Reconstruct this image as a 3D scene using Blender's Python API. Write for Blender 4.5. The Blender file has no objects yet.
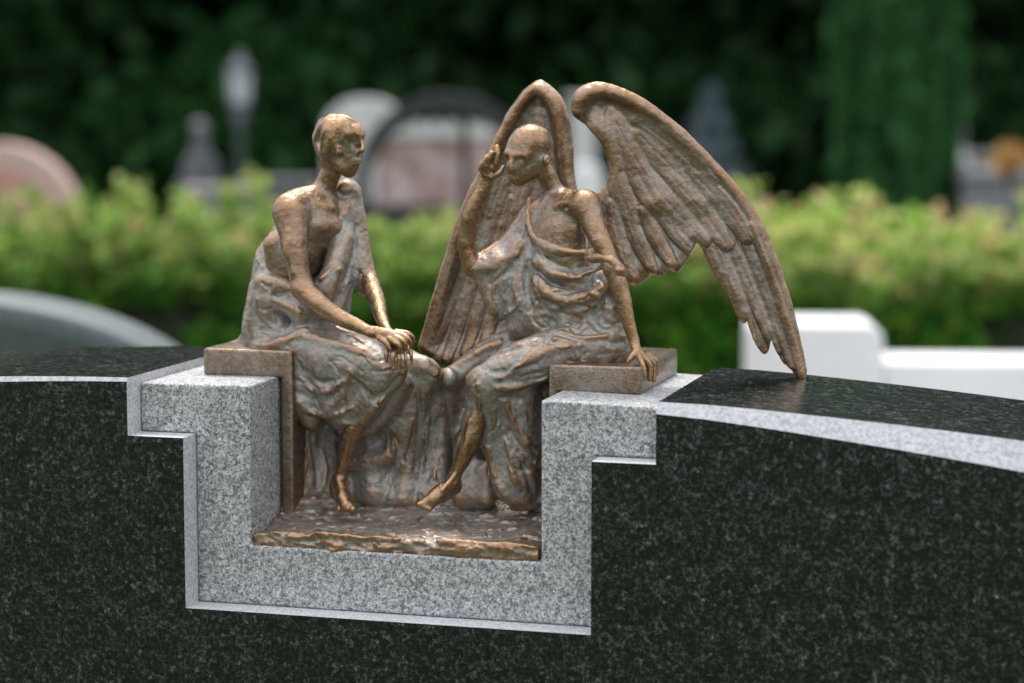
import bpy, bmesh, math, random
import numpy as np
import openvdb
from mathutils import Vector

# ------------------------------------------------------------------ camera, light, exposure
SC = bpy.context.scene
COL = SC.collection
F = 2276.0
TH = math.radians(16)
YH = 95.0
PH = math.atan((341.5 - YH) / F)
DIST, ZC = 2.28, 1.62
H = np.array([-math.sin(TH), math.cos(TH), 0.0])
R_ = np.array([math.cos(TH), math.sin(TH), 0.0])
UPW = np.array([0, 0, 1.0])
FW = H * math.cos(PH) - UPW * math.sin(PH)
UC = H * math.sin(PH) + UPW * math.cos(PH)
CAM = -DIST * H + UPW * ZC

cam_d = bpy.data.cameras.new('camera')
cam = bpy.data.objects.new('camera', cam_d)
COL.objects.link(cam)
cam.location = CAM
cam.rotation_euler = (math.pi / 2 - PH, 0, TH)
cam_d.sensor_width = 36
cam_d.lens = F / 1024 * 36
cam_d.clip_end = 500
cam_d.dof.use_dof = True
cam_d.dof.focus_distance = 2.40
cam_d.dof.aperture_fstop = 2.8
cam_d.dof.aperture_blades = 0
SC.camera = cam

SUN_EL, SUN_AZ = math.radians(63), math.radians(338)   # azimuth: direction the light comes from, from +Y clockwise
world = bpy.data.worlds.new('World')
SC.world = world
world.use_nodes = True
wn = world.node_tree.nodes
wl = world.node_tree.links
bg = wn['Background']
sky = wn.new('ShaderNodeTexSky')
sky.sky_type = 'NISHITA'
sky.sun_disc = False
sky.sun_elevation = SUN_EL
sky.sun_rotation = SUN_AZ
sky.air_density = 1.0
sky.dust_density = 3.0
# thin bright cloud over most of the blue
wtc = wn.new('ShaderNodeTexCoord')
wno = wn.new('ShaderNodeTexNoise')
wno.inputs['Scale'].default_value = 2.2
wno.inputs['Detail'].default_value = 5
wl.new(wtc.outputs['Generated'], wno.inputs['Vector'])
wra = wn.new('ShaderNodeMapRange')
wra.inputs['From Min'].default_value = 0.30
wra.inputs['From Max'].default_value = 0.62
wra.inputs['To Min'].default_value = 0.35
wra.inputs['To Max'].default_value = 1.0
wl.new(wno.outputs['Fac'], wra.inputs['Value'])
wmx = wn.new('ShaderNodeMix')
wmx.data_type = 'RGBA'
wl.new(wra.outputs[0], wmx.inputs[0])
wl.new(sky.outputs['Color'], wmx.inputs[6])
# an overcast dome is about three times as bright overhead as at the horizon
wsx = wn.new('ShaderNodeSeparateXYZ')
wl.new(wtc.outputs['Generated'], wsx.inputs[0])
wgr = wn.new('ShaderNodeMapRange')
wgr.inputs['To Min'].default_value = 3.0
wgr.inputs['To Max'].default_value = 10.5
wl.new(wsx.outputs['Z'], wgr.inputs['Value'])
wcm = wn.new('ShaderNodeVectorMath')
wcm.operation = 'SCALE'
wcm.inputs[0].default_value = (0.97, 0.985, 1.03)
wl.new(wgr.outputs[0], wcm.inputs['Scale'])
wl.new(wcm.outputs[0], wmx.inputs[7])
wl.new(wmx.outputs[2], bg.inputs['Color'])
bg.inputs['Strength'].default_value = 0.13
sun_d = bpy.data.lights.new('sun', 'SUN')
sun_d.energy = 1.5
sun_d.angle = math.radians(11)
sun_d.color = (1.0, 0.96, 0.9)
sun = bpy.data.objects.new('sun', sun_d)
COL.objects.link(sun)
sd = Vector((math.sin(SUN_AZ) * math.cos(SUN_EL), math.cos(SUN_AZ) * math.cos(SUN_EL), math.sin(SUN_EL)))
sun.rotation_euler = sd.to_track_quat('Z', 'Y').to_euler()
sun.location = (0, 0, 12)

SC.view_settings.view_transform = 'Standard'
SC.view_settings.look = 'None'
SC.view_settings.gamma = 1
SC.view_settings.exposure = 1.1
SC.cycles.use_denoising = True
SC.cycles.max_bounces = 8

rng = np.random.default_rng(7)
random.seed(7)


# ------------------------------------------------------------------ picture point -> place helpers
def ray(px, py):
    return FW + R_ * ((px - 512) / F) - UC * ((py - 341.5) / F)


def P(px, py, y):
    """point on the plane Y=y (metres) of the headstone's own frame"""
    d = ray(px, py)
    return CAM + d * ((y - CAM[1]) / d[1])


def PT(px, py, t):
    """point at horizontal distance t metres in front of the viewer"""
    d = ray(px, py)
    return CAM + d * (t / d.dot(H))


# ------------------------------------------------------------------ object helpers
def tag(o, label=None, cat=None, group=None, kind=None):
    if label: o['label'] = label
    if cat: o['category'] = cat
    if group: o['group'] = group
    if kind: o['kind'] = kind
    return o


def link(o, parent=None):
    COL.objects.link(o)
    if parent is not None:
        o.parent = parent
        o.matrix_parent_inverse = parent.matrix_world.inverted()
    return o


def empty(name, loc, label, cat, group=None):
    o = bpy.data.objects.new(name, None)
    o.location = loc
    o.empty_display_size = 0.1
    COL.objects.link(o)
    bpy.context.view_layer.update()
    return tag(o, label, cat, group)


def mesh_obj(name, verts, faces, mats, parent=None, smooth=False, fmat=None):
    me = bpy.data.meshes.new(name)
    me.from_pydata([tuple(v) for v in verts], [], faces)
    if not isinstance(mats, (list, tuple)): mats = [mats]
    for m in mats: me.materials.append(m)
    if fmat is not None: me.polygons.foreach_set('material_index', fmat)
    if smooth: me.polygons.foreach_set('use_smooth', [True] * len(me.polygons))
    me.update()
    o = bpy.data.objects.new(name, me)
    return link(o, parent)


def bm_obj(name, bm, mat, parent=None, smooth=False):
    bmesh.ops.recalc_face_normals(bm, faces=bm.faces)
    me = bpy.data.meshes.new(name)
    bm.to_mesh(me)
    bm.free()
    me.materials.append(mat)
    if smooth: me.polygons.foreach_set('use_smooth', [True] * len(me.polygons))
    return link(bpy.data.objects.new(name, me), parent)


def bevel(o, w, seg=2):
    m = o.modifiers.new('bevel', 'BEVEL')
    m.width = w
    m.segments = seg
    m.limit_method = 'ANGLE'
    m.angle_limit = math.radians(35)
    m.harden_normals = False
    return o


def fast_quads(name, verts, quads, mat, parent=None, smooth=True):
    me = bpy.data.meshes.new(name)
    nv, nq = len(verts), len(quads)
    me.vertices.add(nv)
    me.vertices.foreach_set('co', np.asarray(verts, dtype=np.float32).ravel())
    me.loops.add(nq * 4)
    me.loops.foreach_set('vertex_index', np.asarray(quads, dtype=np.int32).ravel())
    me.polygons.add(nq)
    me.polygons.foreach_set('loop_start', np.arange(0, nq * 4, 4, dtype=np.int32))
    me.polygons.foreach_set('use_smooth', np.full(nq, smooth))
    me.materials.append(mat)
    me.update(calc_edges=True)
    me.validate()
    return link(bpy.data.objects.new(name, me), parent)


# ------------------------------------------------------------------ materials
def new_mat(name):
    m = bpy.data.materials.new(name)
    m.use_nodes = True
    nt = m.node_tree
    return m, nt.nodes, nt.links, nt.nodes['Principled BSDF']


def ramp(n, stops, interp='LINEAR'):
    r = n.new('ShaderNodeValToRGB')
    r.color_ramp.interpolation = interp
    e = r.color_ramp.elements
    while len(e) < len(stops): e.new(0.5)
    for k, (p, c) in enumerate(stops):
        e[k].position = p
        e[k].color = (*c, 1) if len(c) == 3 else c
    return r


def noise(n, l, co, scale, detail=4, rough=0.55, dist=0.0):
    t = n.new('ShaderNodeTexNoise')
    t.inputs['Scale'].default_value = scale
    t.inputs['Detail'].default_value = detail
    t.inputs['Roughness'].default_value = rough
    t.inputs['Distortion'].default_value = dist
    l.new(co, t.inputs['Vector'])
    return t


def mixc(n, l, fac, a, b, mode='MIX'):
    m = n.new('ShaderNodeMix')
    m.data_type = 'RGBA'
    m.blend_type = mode
    for s, v in ((0, fac), (6, a), (7, b)):
        if isinstance(v, (int, float)): m.inputs[s].default_value = v
        elif isinstance(v, tuple): m.inputs[s].default_value = (*v, 1)
        else: l.new(v, m.inputs[s])
    return m.outputs[2]


def bump(n, l, b, h, strength, dist):
    bp = n.new('ShaderNodeBump')
    bp.inputs['Strength'].default_value = strength
    bp.inputs['Distance'].default_value = dist
    l.new(h, bp.inputs['Height'])
    l.new(bp.outputs['Normal'], b.inputs['Normal'])
    return bp


def bronze(name, patina, copper=(0.27, 0.155, 0.078), skylit_spots=(), wear=0.20, dull=0.0):
    """olive-brown waxed bronze, a grey limescale film left in the hollows, rubbed golden on the high points"""
    m, n, l, b = new_mat(name)
    tc = n.new('ShaderNodeTexCoord').outputs['Object']
    geo = n.new('ShaderNodeNewGeometry')
    at = n.new('ShaderNodeAttribute'); at.attribute_name = 'wear'

    def mth(op, a, c=None, d=None, clamp=False):
        q = n.new('ShaderNodeMath'); q.operation = op; q.use_clamp = clamp
        for k, v in enumerate((a, c, d)):
            if v is None: continue
            if isinstance(v, (int, float)): q.inputs[k].default_value = v
            else: l.new(v, q.inputs[k])
        return q.outputs[0]
    n1 = noise(n, l, tc, 26, 5, 0.6, 0.3)
    n2 = noise(n, l, tc, 130, 6, 0.68, 0.8)
    n5 = noise(n, l, tc, 460, 3, 0.6, 0.3)
    cv = mth('MULTIPLY', mth('SUBTRACT', geo.outputs['Pointiness'], 0.5), 5.0)
    wv = mth('MULTIPLY_ADD', at.outputs['Fac'], wear, cv)
    f = mth('MULTIPLY_ADD', mth('SUBTRACT', n1.outputs['Fac'], 0.5), 1.1, patina)
    f = mth('MULTIPLY_ADD', mth('SUBTRACT', n2.outputs['Fac'], 0.5), 1.1, f)
    f = mth('SUBTRACT', f, wv)
    pp = ramp(n, [(0.10, (0, 0, 0)), (0.90, (1, 1, 1))])
    l.new(f, pp.inputs['Fac'])
    pf = pp.outputs['Color']
    base = mixc(n, l, n2.outputs['Fac'], tuple(c * 0.6 for c in copper), tuple(min(1, c * 1.2) for c in copper))
    grey = mixc(n, l, n5.outputs['Fac'], (0.145, 0.137, 0.118), (0.41, 0.395, 0.355))
    col = mixc(n, l, pf, base, grey)
    er = ramp(n, [(0.18, (0, 0, 0)), (0.75, (1, 1, 1))])
    l.new(mth('MULTIPLY_ADD', mth('SUBTRACT', n2.outputs['Fac'], 0.5), 0.8, wv), er.inputs['Fac'])
    col = mixc(n, l, mth('MULTIPLY', er.outputs['Color'], 0.62), col, (0.45, 0.27, 0.145))
    n3 = noise(n, l, tc, 280, 4, 0.75, 0.5)
    sp = ramp(n, [(0.60, (0, 0, 0)), (0.70, (1, 1, 1))])
    l.new(n3.outputs['Fac'], sp.inputs['Fac'])
    lime_skylit = mth('MULTIPLY', sp.outputs['Color'], mth('MULTIPLY', pf, 0.7))
    for c, r in skylit_spots:  # pale rounds painting sky light into the colour, on top of the real lime
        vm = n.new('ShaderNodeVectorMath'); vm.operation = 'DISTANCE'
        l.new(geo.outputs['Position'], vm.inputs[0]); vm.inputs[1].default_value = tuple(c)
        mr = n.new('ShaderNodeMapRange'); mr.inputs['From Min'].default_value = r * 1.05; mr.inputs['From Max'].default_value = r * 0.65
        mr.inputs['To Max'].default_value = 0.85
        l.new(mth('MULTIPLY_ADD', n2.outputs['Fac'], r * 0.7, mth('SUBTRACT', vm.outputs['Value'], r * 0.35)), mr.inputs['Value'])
        lime_skylit = mth('MAXIMUM', lime_skylit, mr.outputs[0])
    col = mixc(n, l, lime_skylit, col, (0.50, 0.49, 0.46))
    l.new(col, b.inputs['Base Color'])
    for key, a0, a1 in (('Roughness', 0.27 + dull * .5, 0.44 + dull), ('Metallic', 0.95 - dull, 0.6 - dull * 2)):
        rm = n.new('ShaderNodeMapRange')
        rm.inputs['To Min'].default_value = a0; rm.inputs['To Max'].default_value = a1
        l.new(pf, rm.inputs['Value']); l.new(rm.outputs[0], b.inputs[key])
    b.inputs['Coat Weight'].default_value = 0.45 - dull * 2
    b.inputs['Coat Roughness'].default_value = 0.18
    n4 = noise(n, l, tc, 190, 5, 0.66, 0.7)
    bump(n, l, b, n4.outputs['Fac'], 0.5, 0.0024)
    return m


def noise_warp(n, l, tc):
    w = noise(n, l, tc, 500, 2, 0.5)
    a = n.new('ShaderNodeVectorMath'); a.operation = 'MULTIPLY_ADD'
    l.new(w.outputs['Color'], a.inputs[0]); a.inputs[1].default_value = (.0022, .0022, .0022); l.new(tc, a.inputs[2])
    return a.outputs[0]


def granite_light():
    m, n, l, b = new_mat('pale_grey_granite')
    tc = n.new('ShaderNodeTexCoord').outputs['Object']
    nz = noise(n, l, tc, 390, 4, 0.72, 0.0)
    nb = noise(n, l, tc, 600, 2, 0.6)
    nc = noise(n, l, tc, 60, 3, 0.6)
    r1 = ramp(n, [(0.33, (0.05, 0.052, 0.055)), (0.42, (0.21, 0.21, 0.212)), (0.51, (0.40, 0.40, 0.398)), (0.62, (0.62, 0.62, 0.612))])
    l.new(nz.outputs['Fac'], r1.inputs['Fac'])
    r2 = ramp(n, [(0.34, (0.16, 0.16, 0.17)), (0.44, (1, 1, 1))])
    l.new(nb.outputs['Fac'], r2.inputs['Fac'])
    r3 = ramp(n, [(0.3, (0.86, 0.86, 0.86)), (0.7, (1, 1, 1))])
    l.new(nc.outputs['Fac'], r3.inputs['Fac'])
    c = mixc(n, l, 0.9, r1.outputs['Color'], r2.outputs['Color'], 'MULTIPLY')
    c = mixc(n, l, 1.0, c, r3.outputs['Color'], 'MULTIPLY')
    vo = n.new('ShaderNodeTexVoronoi'); vo.inputs['Scale'].default_value = 210
    l.new(noise_warp(n, l, tc), vo.inputs['Vector'])
    vs = n.new('ShaderNodeSeparateColor'); l.new(vo.outputs['Color'], vs.inputs[0])
    vr = ramp(n, [(0.0, (0.55, 0.55, 0.56)), (0.22, (0.86, 0.86, 0.86)), (1.0, (1.12, 1.12, 1.11))])
    l.new(vs.outputs[0], vr.inputs['Fac'])
    c = mixc(n, l, 1.0, c, vr.outputs['Color'], 'MULTIPLY')
    l.new(c, b.inputs['Base Color'])
    b.inputs['Roughness'].default_value = 0.6
    bump(n, l, b, nz.outputs['Fac'], 0.25, 0.001)
    return m


def granite_dark(name, polished=True):
    m, n, l, b = new_mat(name)
    tc = n.new('ShaderNodeTexCoord').outputs['Object']
    nz = noise(n, l, tc, 210, 5, 0.74, 0.0)
    nb = noise(n, l, tc, 480, 3, 0.65)
    nc = noise(n, l, tc, 45, 3, 0.6)
    if polished:
        r1 = ramp(n, [(0.38, (0.004, 0.0055, 0.0048)), (0.48, (0.014, 0.018, 0.0158)), (0.56, (0.05, 0.058, 0.053)), (0.66, (0.16, 0.172, 0.163))])
    else:
        r1 = ramp(n, [(0.38, (0.24, 0.247, 0.26)), (0.5, (0.34, 0.347, 0.365)), (0.62, (0.43, 0.437, 0.455))])
    l.new(nz.outputs['Fac'], r1.inputs['Fac'])
    r2 = ramp(n, [(0.38, (0.35, 0.35, 0.35)), (0.56, (1, 1, 1))] if polished else [(0.3, (0.75, 0.75, 0.75)), (0.5, (1, 1, 1))])
    l.new(nb.outputs['Fac'], r2.inputs['Fac'])
    r3 = ramp(n, [(0.32, (0.4, 0.4, 0.4)), (0.68, (1, 1, 1))] if polished else [(0.3, (0.9, 0.9, 0.9)), (0.7, (1, 1, 1))])
    l.new(nc.outputs['Fac'], r3.inputs['Fac'])
    c = mixc(n, l, 0.9, r1.outputs['Color'], r2.outputs['Color'], 'MULTIPLY')
    c = mixc(n, l, 1.0, c, r3.outputs['Color'], 'MULTIPLY')
    if polished:
        vo = n.new('ShaderNodeTexVoronoi'); vo.inputs['Scale'].default_value = 150
        l.new(noise_warp(n, l, tc), vo.inputs['Vector'])
        vs = n.new('ShaderNodeSeparateColor'); l.new(vo.outputs['Color'], vs.inputs[0])
        vr = ramp(n, [(0.0, (0.25, 0.26, 0.25)), (0.55, (0.75, 0.76, 0.75)), (0.85, (1.3, 1.32, 1.3)), (1.0, (2.0, 2.0, 1.95))])
        l.new(vs.outputs[0], vr.inputs['Fac'])
        c = mixc(n, l, 1.0, c, vr.outputs['Color'], 'MULTIPLY')
    l.new(c, b.inputs['Base Color'])
    if polished:
        rr = n.new('ShaderNodeMapRange')
        rr.inputs['To Min'].default_value = 0.10
        rr.inputs['To Max'].default_value = 0.34
        l.new(nb.outputs['Fac'], rr.inputs['Value'])
        l.new(rr.outputs[0], b.inputs['Roughness'])
    else:
        b.inputs['Roughness'].default_value = 0.6
    return m


def rough_mat(name, c1, c2, scale=30, rough=0.75, metallic=0.0, bumpd=0.002):
    m, n, l, b = new_mat(name)
    tc = n.new('ShaderNodeTexCoord').outputs['Object']
    nz = noise(n, l, tc, scale, 5, 0.6)
    r1 = ramp(n, [(0.35, c1), (0.65, c2)])
    l.new(nz.outputs['Fac'], r1.inputs['Fac'])
    l.new(r1.outputs['Color'], b.inputs['Base Color'])
    b.inputs['Roughness'].default_value = rough
    b.inputs['Metallic'].default_value = metallic
    bump(n, l, b, nz.outputs['Fac'], 0.3, bumpd)
    return m


def leaf_mat(name, stops, transl=0.35, young=None, rough=0.5, spec=0.15, along=None):
    """leaf colours picked leaf by leaf; young = (z0, z1, stops) for the new growth above a height"""
    m, n, l, b = new_mat(name)
    geo = n.new('ShaderNodeNewGeometry')
    r1 = ramp(n, stops)
    l.new(geo.outputs['Random Per Island'], r1.inputs['Fac'])
    col = r1.outputs['Color']
    if young:
        z0, z1, ys = young
        r2 = ramp(n, ys)
        l.new(geo.outputs['Random Per Island'], r2.inputs['Fac'])
        sp = n.new('ShaderNodeSeparateXYZ')
        l.new(geo.outputs['Position'], sp.inputs[0])
        nz = noise(n, l, geo.outputs['Position'], 4.0, 2)
        ad = n.new('ShaderNodeMath'); ad.operation = 'MULTIPLY_ADD'
        ad.inputs[1].default_value = 0.35
        l.new(nz.outputs['Fac'], ad.inputs[0]); l.new(sp.outputs['Z'], ad.inputs[2])
        mr = n.new('ShaderNodeMapRange')
        mr.inputs['From Min'].default_value = z0 + 0.175
        mr.inputs['From Max'].default_value = z1 + 0.175
        l.new(ad.outputs[0], mr.inputs['Value'])
        fac = mr.outputs[0]
        if along:    # young growth is plentiful at one end of the row and sparse at the other
            dt = n.new('ShaderNodeVectorMath'); dt.operation = 'DOT_PRODUCT'
            l.new(geo.outputs['Position'], dt.inputs[0]); dt.inputs[1].default_value = tuple(R_)
            m2 = n.new('ShaderNodeMapRange')
            for k_, v_ in zip(('From Min', 'From Max', 'To Min', 'To Max'), along): m2.inputs[k_].default_value = v_
            l.new(dt.outputs['Value'], m2.inputs['Value'])
            mu = n.new('ShaderNodeMath'); mu.operation = 'MULTIPLY'
            l.new(fac, mu.inputs[0]); l.new(m2.outputs[0], mu.inputs[1])
            fac = mu.outputs[0]
        col = mixc(n, l, fac, col, r2.outputs['Color'])
    l.new(col, b.inputs['Base Color'])
    b.inputs['Roughness'].default_value = rough
    b.inputs['Specular IOR Level'].default_value = spec
    tr = n.new('ShaderNodeBsdfTranslucent')
    l.new(col, tr.inputs['Color'])
    ms = n.new('ShaderNodeMixShader')
    ms.inputs[0].default_value = transl
    out = n['Material Output']
    l.new(b.outputs[0], ms.inputs[1]); l.new(tr.outputs[0], ms.inputs[2])
    l.new(ms.outputs[0], out.inputs['Surface'])
    return m


M_SKIN = bronze('rubbed_bronze', 0.40, (0.29, 0.165, 0.082))
M_CLOTH = bronze('patinated_bronze', 0.74, (0.25, 0.148, 0.08), [(P(449, 378, 0.155), 0.011), (P(424, 359, 0.160), 0.017)], 0.20, 0.06)  # two pale spots: sky light on the far knees put into the colour
M_WING = bronze('wing_bronze', 0.52, (0.25, 0.142, 0.074))
M_BASE = bronze('dusty_bronze', 0.70, (0.27, 0.155, 0.085), (), 0.16, 0.05)
M_BENCH = bronze('plain_bronze', 0.55, (0.20, 0.128, 0.075))
M_GL = granite_light()
M_GD = granite_dark('polished_dark_granite')
M_GH = granite_dark('honed_dark_granite', False)
M_SAWN = rough_mat('sawn_stone_edge', (0.30, 0.30, 0.305), (0.62, 0.62, 0.62), 330, 0.75, 0, 0.0015)
M_BARK = rough_mat('bark', (0.03, 0.022, 0.017), (0.075, 0.058, 0.044), 14, 0.9, 0, 0.02)


# ------------------------------------------------------------------ signed distance sculpting
LAT = rng.random((48, 48, 48)).astype(np.float32)


_a, _b = 0.61, 0.47
NROT = np.array([[math.cos(_a), -math.sin(_a), 0], [math.sin(_a), math.cos(_a), 0], [0, 0, 1]]) @ np.array([[1, 0, 0], [0, math.cos(_b), -math.sin(_b)], [0, math.sin(_b), math.cos(_b)]])


def vnoise(p, scale):
    q = (p @ NROT) * scale
    i = np.floor(q).astype(np.int64)
    f = (q - i).astype(np.float32)
    f = f * f * (3 - 2 * f)
    i0, i1 = i % 48, (i + 1) % 48
    out = 0
    for dx in (0, 1):
        ix = (i1 if dx else i0)[:, 0]; wx = f[:, 0] if dx else 1 - f[:, 0]
        for dy in (0, 1):
            iy = (i1 if dy else i0)[:, 1]; wy = f[:, 1] if dy else 1 - f[:, 1]
            for dz in (0, 1):
                iz = (i1 if dz else i0)[:, 2]; wz = f[:, 2] if dz else 1 - f[:, 2]
                out = out + LAT[ix, iy, iz] * wx * wy * wz
    return out * 2 - 1


def spline(pts, n=6):
    """Catmull-Rom through rows (x, y, z, r)"""
    p = np.asarray(pts, float)
    if len(p) < 3: return p
    q = np.vstack([2 * p[0] - p[1], p, 2 * p[-1] - p[-2]])
    out = []
    for k in range(1, len(q) - 2):
        a, b, c, d = q[k - 1], q[k], q[k + 1], q[k + 2]
        for t in np.linspace(0, 1, n, endpoint=False):
            out.append(0.5 * (2 * b + (c - a) * t + (2 * a - 5 * b + 4 * c - d) * t * t + (3 * b - a - 3 * c + d) * t ** 3))
    out.append(p[-1])
    out = np.array(out)
    out[:, 3] = np.maximum(out[:, 3], 0.0008)
    return out


class Clay:
    def __init__(self, lo, hi, h=0.0013):
        self.lo = np.array(lo, float)
        self.h = h
        self.n = np.ceil((np.array(hi) - self.lo) / h).astype(int) + 1
        self.D = np.full(self.n, 0.03, np.float32)

    def box(self, lo, hi, pad):
        a = np.clip(np.floor((np.array(lo) - pad - self.lo) / self.h).astype(int), 0, self.n)
        b = np.clip(np.ceil((np.array(hi) + pad - self.lo) / self.h).astype(int) + 1, 0, self.n)
        return a, b

    def coords(self, a, b):
        ax = [(self.lo[k] + np.arange(a[k], b[k]) * self.h).astype(np.float32) for k in range(3)]
        return ax[0][:, None, None], ax[1][None, :, None], ax[2][None, None, :]

    def merge(self, a, b, d, k, sub=False):
        s = self.D[a[0]:b[0], a[1]:b[1], a[2]:b[2]]
        if sub:
            d = -d
            hh = np.maximum(k - np.abs(s - d), 0) / k
            s[...] = np.maximum(s, d) + hh * hh * k * 0.25
        else:
            hh = np.maximum(k - np.abs(s - d), 0) / k
            s[...] = np.minimum(s, d) - hh * hh * k * 0.25

    def chain(self, pts, k=0.006, sub=False, smooth=True):
        """pts: rows (x, y, z, r) in metres"""
        p = spline(pts) if smooth else np.asarray(pts, float)
        lo = (p[:, :3] - p[:, 3:]).min(0); hi = (p[:, :3] + p[:, 3:]).max(0)
        pad = k + 3 * self.h + 0.004
        a, b = self.box(lo, hi, pad)
        if np.any(b <= a): return
        X, Y, Z = self.coords(a, b)
        d = np.full(b - a, 0.05, np.float32)
        for q0, q1 in zip(p[:-1], p[1:]):
            l2 = np.minimum(q0[:3] - q0[3], q1[:3] - q1[3]); h2 = np.maximum(q0[:3] + q0[3], q1[:3] + q1[3])
            aa, bb = self.box(l2, h2, pad)
            aa = np.maximum(aa, a); bb = np.minimum(bb, b)
            if np.any(bb <= aa): continue
            x, y, z = self.coords(aa, bb)
            ab = q1[:3] - q0[:3]
            L = max(1e-9, float(ab @ ab))
            t = np.clip(((x - q0[0]) * ab[0] + (y - q0[1]) * ab[1] + (z - q0[2]) * ab[2]) / L, 0, 1)
            dd = np.sqrt((x - q0[0] - t * ab[0]) ** 2 + (y - q0[1] - t * ab[1]) ** 2 + (z - q0[2] - t * ab[2]) ** 2) - (q0[3] + t * (q1[3] - q0[3]))
            s = d[aa[0] - a[0]:bb[0] - a[0], aa[1] - a[1]:bb[1] - a[1], aa[2] - a[2]:bb[2] - a[2]]
            np.minimum(s, dd, out=s)
        self.merge(a, b, d, k, sub)

    def ell(self, c, r, k=0.006, sub=False, rot=None):
        """ellipsoid: centre, radii along its own axes, optional 3x3 rows = axes"""
        r = np.asarray(r, float); rm = r.max()
        a, b = self.box(np.array(c) - rm, np.array(c) + rm, k + 0.004)
        if np.any(b <= a): return
        X, Y, Z = self.coords(a, b)
        x, y, z = X - c[0], Y - c[1], Z - c[2]
        if rot is not None:
            x, y, z = (rot[i][0] * x + rot[i][1] * y + rot[i][2] * z for i in range(3))
        k0 = np.sqrt((x / r[0]) ** 2 + (y / r[1]) ** 2 + (z / r[2]) ** 2)
        k1 = np.sqrt((x / r[0] ** 2) ** 2 + (y / r[1] ** 2) ** 2 + (z / r[2] ** 2) ** 2) + 1e-9
        self.merge(a, b, (k0 * (k0 - 1) / k1).astype(np.float32), k, sub)

    # -- drawing as seen: rows (px, py, y_mm, r_mm)
    def limb(self, rows, k=6, sub=False, smooth=True, dy=0):
        self.chain([(*P(a, b, (c + dy) / 1000), r / 1000) for a, b, c, r in rows], k / 1000, sub, smooth)

    def blob(self, px, py, y, rx, ry, rz, k=6, sub=False, tilt=0, dy=0):
        c, s = math.cos(tilt), math.sin(tilt)
        ex = R_ * c + UC * s
        ez = -R_ * s + UC * c
        self.ell(P(px, py, (y + dy) / 1000), (rx / 1000, ry / 1000, rz / 1000), k / 1000, sub, (ex, H, ez))

    def hit(self, px, py, y0=0.03, y1=0.33):
        ys = np.arange(y0, y1, 0.0008)
        d = ray(px, py)
        pts = CAM + d * ((ys - CAM[1]) / d[1])[:, None]
        i = np.round((pts - self.lo) / self.h).astype(int)
        ok = np.all((i >= 0) & (i < self.n), axis=1)
        i = np.clip(i, 0, self.n - 1)
        v = self.D[i[:, 0], i[:, 1], i[:, 2]]
        w = np.where(ok & (v < 0))[0]
        return float(ys[w[0]]) if len(w) else None

    def ridge(self, pts, r=3, off=0.0, k=5, sub=False, taper=True):
        """a fold drawn on the surface: (px, py) points, r in mm; off mm out of (+) or into (-) it"""
        rows = []
        p = np.array(pts, float)
        n = len(p)
        for i in range(n):
            y = self.hit(*p[i])
            if y is None: continue
            if rows and abs(y - last) > 0.016:
                if len(rows) > 1: self.chain(rows, k / 1000, sub)
                rows = []
            last = y
            f = 1.0
            if taper and n > 2: f = 0.45 + 0.55 * math.sin(math.pi * (i + 0.35) / (n - 0.3))
            rows.append((*P(p[i][0], p[i][1], y - off / 1000), r * f / 1000))
        if len(rows) > 1: self.chain(rows, k / 1000, sub)

    def groove(self, pts, r=2.5, off=0.5, k=3):
        self.ridge(pts, r, off, k, True)

    def rough(self, layers, seed=0):
        """hand-modelled unevenness near the surface: (cells per metre, amplitude mm)"""
        m = np.abs(self.D) < 0.008
        idx = np.argwhere(m)
        p = self.lo + idx * self.h + seed * 3.7
        add = 0
        for s, a in layers: add = add + vnoise(p, s) * (a / 1000)
        self.D[m] += add.astype(np.float32)

    def mesh(self, name, mat, parent):
        D = self.D
        D[0], D[-1] = 0.03, 0.03
        D[:, 0], D[:, -1] = 0.03, 0.03
        D[:, :, 0], D[:, :, -1] = 0.03, 0.03
        g = openvdb.FloatGrid(0.03)
        g.copyFromArray(np.ascontiguousarray(D))
        v, q = g.convertToQuads(0.0)
        v = np.asarray(v, float) * self.h + self.lo
        q = np.asarray(q)
        a, b, c = v[q[:, 0]], v[q[:, 1]], v[q[:, 2]]
        if np.einsum('ij,ij->i', a, np.cross(b, c)).sum() < 0 or True:
            ctr = v.mean(0)
            vol = np.einsum('ij,ij->i', a - ctr, np.cross(b - ctr, c - ctr)).sum() + np.einsum('ij,ij->i', a - ctr, np.cross(c - ctr, v[q[:, 3]] - ctr)).sum()
            if vol < 0: q = q[:, ::-1]
        # how far each point stands proud of (+) or sinks below (-) its surroundings, in mm: where a bronze gets rubbed
        Dc = np.clip(self.D, -.008, .008)

        def blur(A, r):
            for ax in range(3):
                A = np.pad(A, [(r + 1, r) if k == ax else (0, 0) for k in range(3)], mode='edge')
                c = np.cumsum(A, axis=ax, dtype=np.float64)
                n_ = c.shape[ax]
                A = ((np.take(c, range(2 * r + 1, n_), ax) - np.take(c, range(0, n_ - 2 * r - 1), ax)) / (2 * r + 1)).astype(np.float32)
            return A
        Wr = (blur(Dc, 3) - Dc) * 0.7 + (blur(Dc, 7) - Dc) * 0.7
        qv = np.clip((v - self.lo) / self.h, 0, self.n - 1.001)
        i0 = np.floor(qv).astype(int); fr = qv - i0
        wv = 0
        for dx in (0, 1):
            for dy in (0, 1):
                for dz in (0, 1):
                    wt = (fr[:, 0] if dx else 1 - fr[:, 0]) * (fr[:, 1] if dy else 1 - fr[:, 1]) * (fr[:, 2] if dz else 1 - fr[:, 2])
                    wv = wv + wt * Wr[i0[:, 0] + dx, i0[:, 1] + dy, i0[:, 2] + dz]
        wv = wv * 1000
        o = fast_quads(name, v, q, mat, parent)
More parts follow.
